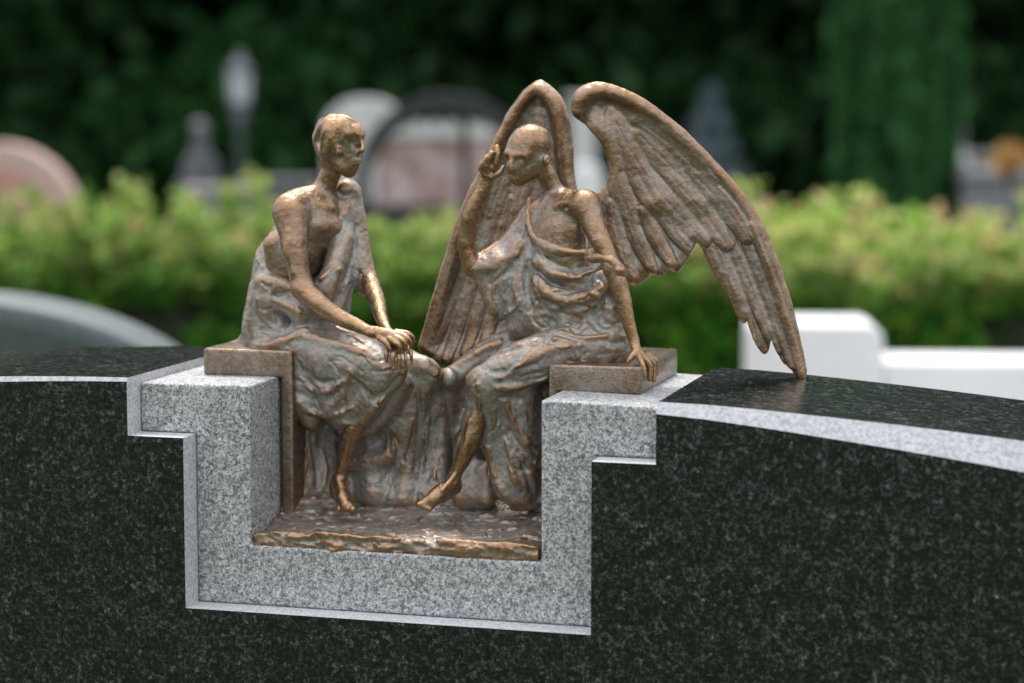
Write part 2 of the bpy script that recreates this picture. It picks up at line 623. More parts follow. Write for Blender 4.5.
        if len(o.data.vertices) == len(wv):
            a_ = o.data.attributes.new('wear', 'FLOAT', 'POINT')
            a_.data.foreach_set('value', wv.astype(np.float32))
        return o


# ------------------------------------------------------------------ ground
def disc(name, r, mat, z=0.0, seg=96, rings=(1, 3, 8, 20, 60)):
    V = [(0, 0, z)]; Fc = []
    for q in rings:
        for k in range(seg):
            a = 2 * math.pi * k / seg
            V.append((q * r / rings[-1] * math.cos(a), q * r / rings[-1] * math.sin(a), z))
    for k in range(seg): Fc.append((0, 1 + k, 1 + (k + 1) % seg))
    for i in range(len(rings) - 1):
        for k in range(seg):
            a = 1 + i * seg + k; b = 1 + i * seg + (k + 1) % seg
            Fc.append((a, a + seg, b + seg, b))
    return mesh_obj(name, V, Fc, mat)


gm, n, l, b = new_mat('cemetery_lawn')
tc = n.new('ShaderNodeTexCoord').outputs['Object']
nz = noise(n, l, tc, 1.3, 6, 0.7)
r1 = ramp(n, [(0.3, (0.022, 0.042, 0.012)), (0.55, (0.04, 0.062, 0.018)), (0.72, (0.085, 0.075, 0.045))])
l.new(nz.outputs['Fac'], r1.inputs['Fac']); l.new(r1.outputs['Color'], b.inputs['Base Color'])
b.inputs['Roughness'].default_value = 0.95
tag(disc('ground', 160, gm), kind='structure')
"""the gravel path between the headstone and the hedge"""
pm = rough_mat('gravel', (0.16, 0.14, 0.12), (0.3, 0.27, 0.24), 60, 0.95, 0, 0.01)
a0 = PT(-2200, 700, 6.8); a1 = PT(3200, 700, 6.8)
pv = [a0, a1, a1 - H * 2.2, a0 - H * 2.2]
tag(mesh_obj('path', [(q[0], q[1], 0.004) for q in pv], [(0, 3, 2, 1)], pm), kind='structure')


# ------------------------------------------------------------------ the headstone
D_BACK, D_IN = 0.31, 0.032
TOPX = [-1.30, -1.0, -.71, -.575, -.43, -.2, .03, .15, .25, .5, .8, 1.1, 1.35]
TOPZ = [1.225, 1.272, 1.309, 1.3175, 1.3215, 1.3225, 1.3190, 1.3160, 1.3115, 1.290, 1.252, 1.203, 1.152]


def top(x):
    s = spline([(a, b, 0, 0.01) for a, b in zip(TOPX, TOPZ)], 8)
    return float(np.interp(x, s[:, 0], s[:, 1]))


def chx(x):   # drop of the chamfer along the front top edge
    return float(np.interp(x, [-1.3, -.43, .15, .5, 1.35], [.012, .004, .011, .026, .05]))


X0 = P(127, 400, 0)[0]; X1 = P(184, 500, 0)[0]; X2 = P(591, 600, 0)[0]; X3 = P(656, 430, 0)[0]
ZL = P(160, 437, 0)[2]; ZB = P(380, 621, 0)[2]; ZR = P(622, 463, 0)[2]
stone = empty('headstone', (0, 0.15, 0), 'wide dark polished granite headstone with a stepped pale granite inset, carrying the bronze figures', 'headstone')


def build_dark():
    V, Fc, FM = [], [], []

    def v(x, y, z):
        V.append((x, y, z)); return len(V) - 1
    left = [x for x in np.linspace(-1.30, X0, 24)]
    right = [x for x in np.linspace(X3, 1.35, 26)]
    loopF, loopT, loopB, kinds = [], [], [], []

    def tpt(x):
        c = chx(x)
        loopF.append(v(x, 0, top(x) - c)); loopT.append(v(x, c * 0.9, top(x))); loopB.append(v(x, D_BACK, top(x)))

    def pt(x, z):
        a = v(x, 0, z); loopF.append(a); loopT.append(a); loopB.append(v(x, D_BACK, z))
    for x in left: tpt(x); kinds.append('top')
    kinds[-1] = 'cut'
    for x, z in ((X0, ZL), (X1, ZL), (X1, ZB), (X2, ZB), (X2, ZR), (X3, ZR)):
        pt(x, z); kinds.append('cut')
    for x in right: tpt(x); kinds.append('top')
    kinds[-1] = 'side'
    pt(1.35, 0.0); kinds.append('side')
    pt(-1.30, 0.0); kinds.append('side')
    n = len(loopF)
    for i in range(n):
        j = (i + 1) % n
        if kinds[i] == 'top':
            Fc.append((loopF[i], loopF[j], loopT[j], loopT[i])); FM.append(1)
            Fc.append((loopT[i], loopT[j], loopB[j], loopB[i])); FM.append(0)
        else:
            fs = [loopF[i]] + ([loopF[j]] if True else [])
            ids = [loopF[i], loopF[j]]
            if loopT[j] != loopF[j]: ids.append(loopT[j])
            ids.append(loopB[j]); ids.append(loopB[i])
            if loopT[i] != loopF[i]: ids.append(loopT[i])
            Fc.append(tuple(ids)); FM.append(2 if kinds[i] == 'cut' else 0)
    # front and back as quads between bands so that no large n-gon is left
    Fc.append(tuple(loopF)); FM.append(0)
    Fc.append(tuple(reversed(loopB))); FM.append(0)
    o = mesh_obj('dark_granite_slab', V, Fc, [M_GD, M_GH, M_SAWN], stone, fmat=FM)
    bm = bmesh.new(); bm.from_mesh(o.data)
    big = [f for f in bm.faces if len(f.verts) > 8]
    bmesh.ops.triangulate(bm, faces=big)
    bmesh.ops.recalc_face_normals(bm, faces=bm.faces)
    bm.to_mesh(o.data); bm.free()
    return o


build_dark()
XWL = P(250, 480, D_IN)[0]; XWR = P(541, 480, D_IN)[0]; ZN = P(395, 554, D_IN)[2]
G = 0.0004
SHD = 0.009     # the inset's shoulders lie this much below the dark slab's top


def build_inset():
    bm = bmesh.new()
    out = [(X0 + G, None), (X0 + G, ZL + G), (X1 + G, ZL + G), (X1 + G, ZB + G), (X2 - G, ZB + G), (X2 - G, ZR + G), (X3 - G, ZR + G), (X3 - G, None)]
    inn = [(XWR, None), (XWR, ZN), (XWL, ZN), (XWL, None)]
    loop = []
    for x, z in out: loop.append((x, top(x) - SHD if z is None else z))
    xs = np.linspace(X3 - G, XWR, 8)[1:-1]
    for x in xs: loop.append((x, top(x) - SHD))
    for x, z in inn: loop.append((x, top(x) - SHD if z is None else z))
    for x in np.linspace(XWL, X0 + G, 9)[1:-1]: loop.append((x, top(x) - SHD))
    f = [bm.verts.new((x, D_IN, z)) for x, z in loop]
    b = [bm.verts.new((x, D_BACK - 0.002, z)) for x, z in loop]
    bm.faces.new(f); bm.faces.new(list(reversed(b)))
    n = len(loop)
    for i in range(n): bm.faces.new((f[i], f[(i + 1) % n], b[(i + 1) % n], b[i]))
    o = bm_obj('granite_inset', bm, M_GL, stone)
    bevel(o, 0.0028, 3)


build_inset()

# ------------------------------------------------------------------ the bronze
bronze_root = empty('bronze_sculpture', ((XWL + XWR) / 2, 0.16, ZN), 'brown bronze group of a seated man and a seated winged angel on a base', 'sculpture')
YO = 15
YS = 0.112      # front of the bench slabs


def prism(name, loop, y0, y1, mat, parent, bev=0.003):
    bm = bmesh.new()
    f = [bm.verts.new((x, y0, z)) for x, z in loop]
    b = [bm.verts.new((x, y1, z)) for x, z in loop]
    bm.faces.new(f); bm.faces.new(list(reversed(b)))
    n = len(loop)
    for i in range(n): bm.faces.new((f[i], f[(i + 1) % n], b[(i + 1) % n], b[i]))
    bmesh.ops.recalc_face_normals(bm, faces=bm.faces)
    bmesh.ops.bevel(bm, geom=list(bm.edges), offset=bev, segments=3, affect='EDGES', profile=0.5)
    return bm_obj(name, bm, mat, parent, True)


def xz(px, py, y=YS):
    p = P(px, py, y)
    return p[0], p[2]


def bench_left():
    xl, zt = xz(203, 348); xr, _ = xz(292, 352)
    zb = top(-.33) - SHD - 0.001
    xw = XWL + 0.004
    loop = [(xl, zb), (xw, zb), (xw, ZN + 0.012), (xr, ZN + 0.012), (xr, zt), (xl, zt)]
    prism('bench_slab', loop, YS, 0.295, M_BENCH, bronze_root)


def bench_right():
    xl, zt = xz(548, 364); xr, _ = xz(641, 367)
    zb = top(.08) - SHD - 0.001
    xw = XWR - 0.004
    loop = [(xl, zt), (xl, ZN + 0.012), (xw, ZN + 0.012), (xw, zb), (xr, zb), (xr, zt)]
    prism('bench_slab', loop, YS, 0.298, M_BENCH, bronze_root)


bench_left(); bench_right()


def base_plate():
    c = Clay((XWL - .01, .03, ZN - .01), (XWR + .01, .31, ZN + .06), 0.0014)
    xl, xr = XWL + .001, XWR - .003
    X, Y, Z = c.coords((0, 0, 0), c.n)
    x0, x1, y0, y1, z0, z1 = xl + .003, xr - .003, .035 + .003, .295, ZN + .002, ZN + .0135
    zt = z1 + np.clip((Y - .04) / .2, 0, 1) * .004
    q = np.clip((Y - .116 + np.clip((x0 + .05 - X) / .05, 0, 1) * .045) / .11, 0, 1)
    zt = zt + q * q * (3 - 2 * q) * .031
    zt = zt - np.clip((x0 + .02 - X) / .02, 0, 1) * .004
    d = np.maximum.reduce(np.broadcast_arrays(x0 - X, X - x1, y0 - Y, Y - y1, z0 - Z, Z - zt)) - .003
    c.D = np.ascontiguousarray(d.astype(np.float32))
    # lumpy modelled ground
    r = random.Random(3)
    for k in range(120):
        px, py = r.uniform(262, 545), r.uniform(496, 552)
        s = r.uniform(4, 11)
        c.ridge([(px, py), (px + s, py + r.uniform(-2, 2)), (px + 2 * s, py + r.uniform(-3, 3))], r.uniform(1.2, 2.6), 0.2, 2.5)
    for k in range(110):
        px, py = r.uniform(256, 545), r.uniform(496, 552)
        s = r.uniform(4, 12)
        c.groove([(px, py), (px + s, py + r.uniform(-2, 2)), (px + 2 * s, py + r.uniform(-3, 3))], r.uniform(.8, 2.0), 0.3, 2)
    c.rough([(40, 2.2), (120, 1.3), (330, 0.6)], 1)
    c.mesh('base_plate', M_BASE, bronze_root)


base_plate()
def hand(c, palm, fingers, k=2.0, dy=YO):
    c.limb(palm, 3, dy=dy)
    for f in fingers: c.limb([(p, q, y, r * 1.16) for p, q, y, r in f], k, dy=dy)


def build_man():
    lo, hi = (-.42, .05, ZN + .008), (-.10, .30, 1.64)
    man = Clay(lo, hi)
    L = lambda rows, k=6, **kw: man.limb([(a, b, c, r * 1.06 if r > 5 else r) for a, b, c, r in rows], k, dy=YO, **kw)
    # trunk and neck
    L([(283, 335, 165, 30), (287, 295, 162, 27), (302, 245, 158, 31), (312, 216, 156, 24)], 8)
    L([(291, 210, 126, 18), (300, 201, 142, 15), (316, 203, 156, 17), (343, 203, 188, 13)], 10)
    L([(277, 245, 142, 15), (280, 268, 146, 14), (286, 295, 152, 16)], 10)
    L([(312, 206, 156, 14), (324, 191, 158, 10.5), (332, 172, 158, 11)], 8)
    L([(306, 200, 150, 8), (319, 190, 155, 6), (326, 178, 158, 5)], 7)
    # chest relief: collar bones, breast muscles, breast bone
    L([(300, 199, 136, 5), (315, 205, 138, 4.5), (330, 208, 150, 4.5)], 12)
    man.blob(316, 226, 139, 17, 10, 13, 12, dy=YO)
    man.blob(334, 228, 156, 10, 9, 12, 12, dy=YO)
    # head: skull, face wedge, jaw, brow, nose, ear, lips
    man.blob(336, 137, 158, 21, 24, 22, 5, dy=YO)
    man.blob(342, 140, 154, 21, 20, 20, 6, dy=YO)
    L([(350, 146, 150, 14), (350, 160, 150, 11.5), (350, 170, 149, 7.5)], 7)
    L([(336, 160, 150, 11), (346, 168, 147, 8)], 7)
    L([(351, 136, 141, 3.4), (358, 136, 145, 3.6), (361, 138, 153, 3.4)], 7)
    L([(360, 138, 144, 2.4), (362, 146, 141, 2.8), (362, 151, 140, 3.0), (359, 153, 143, 2.3)], 4)
    man.blob(356, 144, 137, 4.2, 3.4, 3, 5, sub=True, dy=YO)
    man.blob(356, 144.4, 141.5, 2.6, 2.2, 1.7, 3, dy=YO)
    L([(355, 161.5, 142.6, 2.0), (359, 162, 146, 1.8)], 5)
    man.groove([(354, 162), (357, 162.2), (361, 162)], 0.7, 0, 2)
    man.blob(339, 152, 133, 4, 4, 5.5, 4, dy=YO)
    man.groove([(338, 148), (341, 152), (339, 156)], 1.3, 0.2, 1.5)
    # cap of hair with locks
    hair = [(320, 136, 152, 6), (324, 124, 150, 7), (335, 121, 149, 7), (349, 123, 149, 7), (358, 131, 149, 5)]
    L(hair, 8)
    L([(318, 138, 150, 5), (320, 150, 150, 5), (327, 160, 150, 5)], 8)
    L([(330, 128, 139, 8), (333, 140, 137, 8), (328, 153, 142, 7)], 10)
    L([(343, 127, 142, 7), (350, 132, 142, 6), (357, 134, 145, 4)], 11)
    for q in (((330, 117), (320, 127), (317, 141), (321, 153)), ((333, 117), (325, 130), (322, 146), (327, 158)), ((336, 117), (330, 130), (328, 145), (331, 155)),
              ((339, 117), (336, 128), (333, 140), (335, 147)), ((342, 117), (341, 126), (341, 136), (342, 141)), ((345, 118), (347, 125), (349, 133), (350, 137)),
              ((348, 118), (353, 123), (356, 129), (357, 134)), ((350, 119), (357, 123), (361, 129), (362.5, 134))):
        man.ridge(q, 2.7, -1.3, 4, False, True)
    # near arm
    L([(291, 213, 120, 19), (293, 232, 114, 15.5), (296, 258, 108, 12.5), (303, 288, 104, 11)], 7)
    L([(303, 289, 104, 11.5), (318, 303, 97, 11), (340, 317, 88, 8.5), (366, 330, 80, 6), (374, 332.5, 78, 5.8)], 5)
    man.ridge([(288, 232), (288, 252), (293, 272)], 3, -1, 5)
    # near hand laid over the far one
    hand(man, [(373, 332, 78, 5.6), (384, 334, 74, 6.4), (394, 336, 73, 5.4)],
         [[(390, 339, 68, 3.0), (397, 343.5, 65, 2.5), (400, 348, 66, 2.1), (398, 351.5, 69, 1.8)],
          [(394, 337, 70, 3.0), (402, 340, 67, 2.5), (405.5, 345, 68, 2.2), (405, 350, 71, 1.8)],
          [(396, 334, 74, 3.0), (405, 336, 72, 2.5), (410, 341, 73, 2.2), (411, 347, 76, 1.8)],
          [(397, 332, 78, 2.8), (406, 332.5, 77, 2.4), (412, 336, 79, 2.0), (414.5, 341, 82, 1.7)],
          [(380, 338, 70, 3.4), (386, 343, 66, 2.6), (390, 348.5, 66, 2.1)]], 0.8)
    # far arm and hand
    L([(346, 200, 190, 13), (358, 245, 182, 12), (370, 284, 165, 10)], 7)
    L([(371, 284, 160, 10), (378, 305, 135, 8.5), (385, 326, 108, 6), (391, 336, 94, 6)], 5)
    hand(man, [(389, 334, 96, 5.6), (396, 343, 86, 6)],
         [[(391, 344, 78, 2.9), (386.5, 352, 70, 2.4), (386.5, 361, 69, 2.0)],
          [(395, 346, 77, 2.9), (393, 357, 69, 2.4), (393.5, 369, 69, 1.9)],
          [(399, 346, 78, 2.9), (399.5, 358, 71, 2.4), (399.5, 372, 71, 1.9)],
          [(403, 346, 81, 2.8), (405.5, 357, 75, 2.3), (405.5, 370, 75, 1.9)],
          [(406, 345, 86, 2.7), (411, 354, 80, 2.2), (411.5, 364, 80, 1.8)]], 0.8)
    # near shin and foot
    L([(374, 390, 104, 9), (364, 410, 104, 10), (354, 430, 105, 10.5), (346, 456, 109, 8), (341, 474, 112, 5.4)], 5)
    L([(341, 472, 112, 5.4), (337, 484, 114, 8), (338, 494, 108, 8)], 4)
    L([(340, 482, 106, 5), (343, 496, 94, 6.5), (346, 505, 86, 5.5)], 5)
    for dx, rr in ((0, 3.0), (4, 3.0), (8, 3.2), (12, 3.8)):
        L([(338 + dx, 502, 92, rr), (339 + dx * 1.15, 509, 82 + (12 - dx) * .3, rr * .85)], 2)
    man.ridge([(352, 428), (346, 450), (341, 470)], 2, -0.5, 4)
    man.rough([(45, 1.0), (110, 0.5), (260, 0.22)], 2)
    root = man.mesh('seated_man', M_SKIN, bronze_root)
    tag(root, 'seated bare-shouldered man, head turned, hands crossed over his knee')

    cl = Clay(lo, (-.055, .31, 1.56))
    C = lambda rows, k=8, **kw: cl.limb(rows, k, dy=YO, **kw)
    # wrapped hips and back
    C([(276, 338, 165, 35), (278, 305, 160, 31), (278, 270, 158, 25), (288, 240, 170, 22)], 10)
    C([(262, 330, 150, 22), (262, 300, 148, 17), (265, 272, 148, 13), (268, 250, 152, 9)], 10)
    C([(264, 282, 130, 9), (280, 284, 122, 8), (296, 292, 122, 8), (306, 304, 124, 10)], 9)
    C([(268, 300, 132, 14), (290, 304, 126, 14), (304, 316, 124, 14)], 10)
    C([(250, 345, 160, 12), (262, 347, 150, 14), (290, 347, 145, 14)], 10)
    C([(228, 347, 165, 5), (250, 343, 165, 8)], 8)
    # cloth over the far shoulder and down the front
    C([(347, 190, 182, 11.5), (343, 205, 176, 13), (340, 235, 165, 14), (338, 270, 158, 18), (330, 305, 150, 24)], 8)
    C([(352, 192, 186, 11), (357, 230, 182, 12), (364, 270, 170, 11), (366, 288, 163, 10)], 8)
    C([(345, 240, 158, 11), (335, 265, 140, 12), (325, 290, 130, 13), (305, 312, 130, 14)], 8)
    # thighs
    C([(282, 347, 148, 31), (330, 352, 118, 27), (365, 360, 103, 24), (390, 371, 95, 20)], 10)
    C([(310, 340, 215, 28), (370, 350, 185, 24), (415, 368, 160, 17), (428, 371, 152, 13)], 10)
    C([(405, 372, 140, 14), (420, 366, 135, 12), (434, 372, 140, 9)], 9)
    # hanging cloth of the near leg to its hem
    C([(304, 368, 124, 20), (306, 398, 122, 18), (311, 420, 124, 11)], 14)
    C([(332, 368, 112, 21), (333, 398, 112, 18), (338, 418, 114, 11)], 14)
    C([(356, 372, 102, 20), (352, 400, 106, 16), (346, 418, 110, 10)], 14)
    C([(378, 382, 98, 20), (366, 405, 103, 18), (354, 420, 110, 13)], 10)
    # cloth of the far leg down to the ground
    C([(420, 378, 150, 19), (417, 410, 155, 17), (412, 445, 160, 15), (408, 478, 160, 17), (406, 496, 158, 22)], 10)
    C([(432, 378, 155, 11), (434, 420, 172, 12), (432, 460, 172, 12), (432, 492, 165, 16)], 9)
    C([(395, 390, 125, 15), (390, 420, 150, 16), (384, 440, 165, 16)], 10)
    # hollow mass behind the shins
    C([(305, 425, 195, 20), (308, 465, 195, 19), (308, 492, 185, 20)], 10)
    C([(330, 430, 215, 20), (350, 465, 215, 24), (375, 480, 210, 26)], 16)
    # closed back behind the legs
    for q in (302, 326, 350, 374, 398, 422):
        C([(q, 385, 240, 20), (q, 425, 240, 24), (q + 2, 470, 235, 26), (q + 2, 500, 225, 30)], 12)
    C([(301, 400, 148, 15), (303, 430, 150, 16), (304, 465, 150, 17), (302, 492, 146, 20)], 10)
    C([(320, 430, 175, 16), (324, 465, 170, 17), (322, 494, 160, 18)], 10)
    C([(304, 378, 185, 16), (316, 395, 190, 20), (330, 410, 190, 20)], 10)
    C([(335, 372, 150, 18), (345, 395, 150, 18), (350, 412, 150, 14)], 10)
    # cloth and rough ground filling in behind the shins
    C([(374, 432, 165, 16), (374, 462, 160, 18), (376, 492, 150, 20)], 14)
    C([(352, 440, 172, 14), (354, 470, 165, 14), (354, 494, 156, 16)], 14)
    C([(440, 400, 165, 13), (440, 440, 172, 12), (438, 492, 165, 15)], 12)
    # swooping fold from the ankle to the far knee
    C([(348, 465, 146, 7), (368, 461, 143, 9), (388, 455, 142, 10), (400, 436, 143, 11), (413, 408, 142, 11), (426, 385, 142, 9)], 13)
    C([(365, 432, 124, 6), (380, 420, 124, 8), (394, 402, 122, 8), (402, 385, 118, 7)], 12)
    cl.limb([(408, 425, 120, 4), (406, 445, 128, 5), (408, 462, 135, 4)], 5, True, dy=YO)
    # knob of gathered cloth on the far shoulder
    cl.blob(347, 190, 178, 14, 13, 13, 5, dy=YO)
    Rg, Gv = cl.ridge, cl.groove
    Gv([(338, 192), (343, 197), (350, 195)], 3.2, 0.5, 3)
    # modelled folds
    Rg([(252, 336), (251, 318), (254, 292), (262, 266)], 3, -0.5, 5)
    Rg([(262, 312), (280, 322), (300, 332), (318, 336)], 3.6, 0, 5)
    Rg([(254, 346), (272, 345), (290, 338), (306, 330)], 4.5, 0.5, 5)
    Gv([(262, 330), (278, 333), (292, 331)], 4, 0, 4)
    Gv([(270, 290), (278, 294), (290, 292)], 2.6, 0, 3)
    Gv([(262, 283), (267, 287), (272, 287)], 2.6, 0.5, 2.5)
    Rg([(272, 300), (288, 306), (300, 312)], 2.5, 0, 4)
    Rg([(258, 300), (262, 316), (270, 326)], 2.2, 0, 3)
    Rg([(348, 206), (335, 228), (322, 250), (318, 268)], 3.2, 0.3, 4)
    Rg([(352, 210), (347, 240), (338, 270), (330, 300)], 4, 0, 5)
    Gv([(346, 215), (338, 245), (328, 275)], 2.8, 0.2, 3)
    Gv([(356, 225), (354, 250), (346, 280)], 2.5, 0.2, 3)
    Rg([(318, 300), (340, 302), (362, 288)], 4, 0, 5)
    Gv([(352, 268), (358, 272), (364, 272)], 2.5, 0.4, 3)
    Gv([(345, 310), (355, 305), (368, 296)], 4.5, 0.5, 4)
    Gv([(352, 322), (362, 312), (370, 302)], 4.5, 1, 4)
    # over the thigh
    Rg([(300, 336), (330, 342), (360, 352), (388, 372)], 3.5, -1, 6)
    Gv([(345, 360), (355, 365), (362, 372)], 2.2, 0.3, 3)
    Gv([(330, 362), (334, 366), (338, 370)], 2, 0.3, 2.5)
    Rg([(390, 366), (384, 392), (370, 415), (352, 426)], 3.5, 0, 5)
    Rg([(352, 372), (345, 392), (330, 412), (314, 424)], 3.2, 0, 5)
    Rg([(300, 378), (312, 390), (328, 392), (344, 382)], 3.4, 0.3, 4)
    Gv([(304, 372), (318, 382), (334, 380)], 3.2, 0.3, 4)
    Rg([(298, 402), (310, 412), (330, 416), (352, 408)], 3, 0, 4)
    Gv([(300, 394), (316, 403), (340, 398)], 3, 0.3, 4)
    Gv([(360, 385), (350, 402), (338, 412)], 2.5, 0.3, 4)
    Rg([(306, 427), (325, 426), (345, 424), (362, 424)], 3.2, 0.5, 3)
    Gv([(372, 400), (388, 392), (400, 378)], 3.2, 0.4, 4)
    Rg([(404, 380), (412, 420), (402, 470)], 2.5, 0, 4)
    Rg([(424, 375), (428, 420), (424, 470)], 2.8, 0, 4)
    Gv([(436, 380), (440, 420), (438, 450)], 2.6, 0.2, 4)
    Gv([(418, 390), (420, 430), (416, 470)], 2.4, 0.2, 4)
    Rg([(300, 440), (304, 465), (300, 488)], 3, 0, 4)
    Gv([(312, 436), (316, 460), (318, 486)], 3, 0.2, 4)
    Rg([(322, 450), (326, 470), (322, 490)], 2.6, 0, 4)
    r = random.Random(11)
    # sketchy tool strokes: hanging below the knees, slanting over back, chest and thigh
    for k in range(120):
        px, py = r.uniform(245, 438), r.uniform(215, 490)
        if py > 385: a, s = r.gauss(1.5, .25), r.uniform(6, 15)
        elif py > 325: a, s = r.gauss(.35, .35), r.uniform(5, 12)
        else: a, s = r.gauss(1.9, .4), r.uniform(5, 12)
        b_ = r.gauss(0, .25)
        q = [(px + s * t * math.cos(a + b_ * t), py + s * t * math.sin(a + b_ * t)) for t in (0, .7, 1.4, 2)]
        if r.random() < .36: Rg(q, r.uniform(1.0, 2.0), 0.35, 2)
        else: Gv(q, r.uniform(.9, 1.8), 0.35, 1.6)
    cl.rough([(40, 1.6), (100, 0.6), (260, 0.4)], 5)
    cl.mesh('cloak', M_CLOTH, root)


build_man()

def build_angel():
    lo, hi = (-.15, .05, ZN + .008), (.15, .31, 1.63)
    an = Clay(lo, hi)
    L = lambda rows, k=6, **kw: an.limb([(a, b, c, r * 1.06 if r > 5 else r) for a, b, c, r in rows], k, dy=YO, **kw)
    L([(590, 335, 175, 36), (578, 290, 172, 31), (566, 240, 168, 30), (560, 215, 168, 24)], 8)
    L([(584, 206, 142, 14), (562, 205, 166, 16), (535, 214, 196, 13)], 9)
    L([(540, 215, 176, 15), (546, 235, 166, 17), (556, 250, 162, 18)], 10)
    L([(560, 206, 168, 13), (554, 190, 164, 9.5), (546, 174, 160, 10)], 6)
    # ribs, breast bone, collar bones
    L([(583, 198, 136, 4), (568, 202, 140, 3.5), (556, 206, 147, 3.5)], 5)
    L([(536, 210, 168, 4), (546, 206, 156, 3.5)], 5)
    an.blob(574, 228, 146, 13, 9, 15, 8, dy=YO)
    an.blob(550, 232, 158, 9, 9, 15, 8, dy=YO)
    an.groove([(583, 222), (588, 235), (588, 250)], 4, 0, 5)
    an.groove([(566, 208), (572, 207), (578, 203)], 2.2, 0, 3)
    # head bent forward and aside
    an.blob(531, 145, 158, 24, 24, 23, 5, dy=YO)
    L([(523.5, 153, 150, 17), (518.5, 167, 146, 12), (517.5, 177, 144, 7)], 7)
    L([(537.5, 163, 152, 11), (527.5, 174, 148, 8), (519.5, 179, 145, 6)], 7)
    L([(507.5, 154, 142, 3), (515.5, 156, 137, 3.4), (525.5, 156, 136, 3)], 8)
    L([(512, 158, 136, 2.2), (510.5, 165, 132.5, 2.5), (510.5, 169.5, 132.5, 2.4)], 6)
    an.blob(520.5, 161, 131, 4.2, 3.0, 2.6, 4, sub=True, dy=YO)
    an.blob(520.5, 161.8, 136.2, 2.8, 2.4, 1.9, 3, dy=YO)
    an.blob(507.5, 160, 136, 2.8, 3.2, 2.6, 2.5, sub=True, dy=YO)
    L([(511, 176, 137.4, 1.7), (515, 176.4, 137, 1.7)], 3)
    an.groove([(508.5, 177.3), (512.5, 177.6), (517.5, 177.4)], .7, 0, 1.5)
    L([(511.5, 179, 137.6, 1.6), (514.5, 179.3, 137, 1.6)], 3)
    an.blob(546, 160, 142, 3.8, 5, 6, 3, dy=YO)
    an.groove([(545, 156), (547.5, 160), (546, 164)], 1.2, 0.1, 1.5)
    # near arm leaning on the bench
    L([(585, 203, 138, 13.5), (592, 222, 132, 12), (604, 248, 126, 10.5), (612, 268, 124, 9.5)], 6)
    L([(613, 268, 124, 9.5), (620, 290, 124, 9.2), (628, 320, 122, 7), (634, 340, 122, 5.6)], 5)
    hand(an, [(634, 340, 122, 5.6), (637, 351, 118, 6.2), (641, 357, 120, 5.5)],
         [[(637, 354, 114, 3.8), (641, 361, 112, 3.0), (643, 366, 111, 2.8), (644, 374, 111, 2.4)],
          [(640, 354, 117, 3.8), (647, 361, 119, 3.0), (650, 367, 121, 2.8), (650, 379, 121, 2.4)],
          [(641, 354, 121, 3.8), (650, 360, 126, 3.0), (654, 366, 129, 2.8), (654, 380, 129, 2.4)],
          [(642, 353, 126, 3.6), (652, 358, 133, 2.9), (657, 364, 137, 2.6), (657, 374, 137, 2.2)],
          [(636, 351, 114, 3.8), (631, 358, 109, 3.0), (628, 362, 108, 2.5)]])
    # raised far arm
    L([(532, 214, 196, 12), (505, 245, 178, 10), (474, 266, 156, 9)], 6)
    L([(472, 268, 154, 9), (466, 245, 150, 8.5), (469, 220, 147, 8.5), (476, 200, 146, 7), (486, 185, 146, 5.6)], 5)
    hand(an, [(482, 186, 146, 5.6), (487, 177, 144, 6), (491, 170, 144, 5.4)],
         [[(492, 171, 142, 3.0), (496.5, 163, 139, 2.6), (498, 155, 138, 2.4), (497, 147, 139, 2.0)],
          [(489, 169, 141, 3.0), (488.5, 160, 137, 2.5), (491.5, 153, 137, 2.1)],
          [(486, 171, 140, 2.9), (484, 163, 136, 2.4), (486.5, 156.5, 136, 2.0)],
          [(484, 175, 140, 2.8), (480.5, 168, 137, 2.3), (482, 162, 137, 1.9)],
          [(492, 177, 140, 3.2), (499, 173.5, 137, 2.7), (503, 167, 138, 2.2)]], 1.0)
    # near shin and foot
    L([(482, 392, 102, 8), (479, 412, 100, 9), (474, 432, 100, 10.5), (463, 458, 100, 8), (455, 475, 102, 5.8)], 5)
    L([(455, 474, 102, 5.8), (455, 486, 106, 7.5), (448, 492, 100, 7)], 4)
    L([(454, 481, 98, 6.5), (443, 491, 90, 8), (434, 498, 83, 8), (429, 501, 80, 6.5)], 5)
    for d0, rr in ((0, 3.4), (3, 3.0), (6, 2.9), (9, 2.7)):
        L([(429 + d0 * .6, 499 + d0 * .4, 79 + d0 * .3, rr * 1.1), (419.5 + d0 * 1.1, 504 + d0 * .62, 72 + d0 * .3, rr * .9)], 2)
    an.ridge([(470, 420), (466, 448), (456, 472), (442, 490)], 2.2, 0, 4)
    an.rough([(45, 1.0), (110, 0.5), (260, 0.22)], 8)
    root = an.mesh('seated_angel', M_SKIN, bronze_root)
    tag(root, 'seated winged angel, head bowed, one hand raised and the other on the bench')

    rb = Clay((-.16, .05, ZN + .008), (.15, .31, 1.56))
    C = lambda rows, k=8, **kw: rb.limb(rows, k, dy=YO, **kw)
    # hips and waist
    C([(592, 338, 178, 42), (584, 305, 174, 38), (572, 270, 172, 36), (562, 252, 172, 34)], 10)
    C([(612, 345, 150, 20), (612, 310, 150, 20), (604, 285, 150, 18)], 10)
    C([(575, 350, 150, 20), (610, 352, 150, 16)], 10)
    C([(622, 352, 165, 15), (626, 335, 165, 10)], 8)
    # neckline down the far side
    C([(533, 200, 182, 6), (529, 222, 178, 9), (534, 250, 168, 11), (543, 280, 160, 15), (545, 320, 165, 24)], 8)
    C([(530, 200, 172, 3.4), (529, 220, 163, 3.8), (536, 239, 150, 4.2), (556, 250, 138, 4), (580, 252, 132, 3.8), (600, 248, 132, 3.4)], 7)
    C([(535, 262, 144, 3.5), (555, 274, 134, 3.6), (580, 276, 132, 3.6), (604, 266, 129, 3.6)], 9)
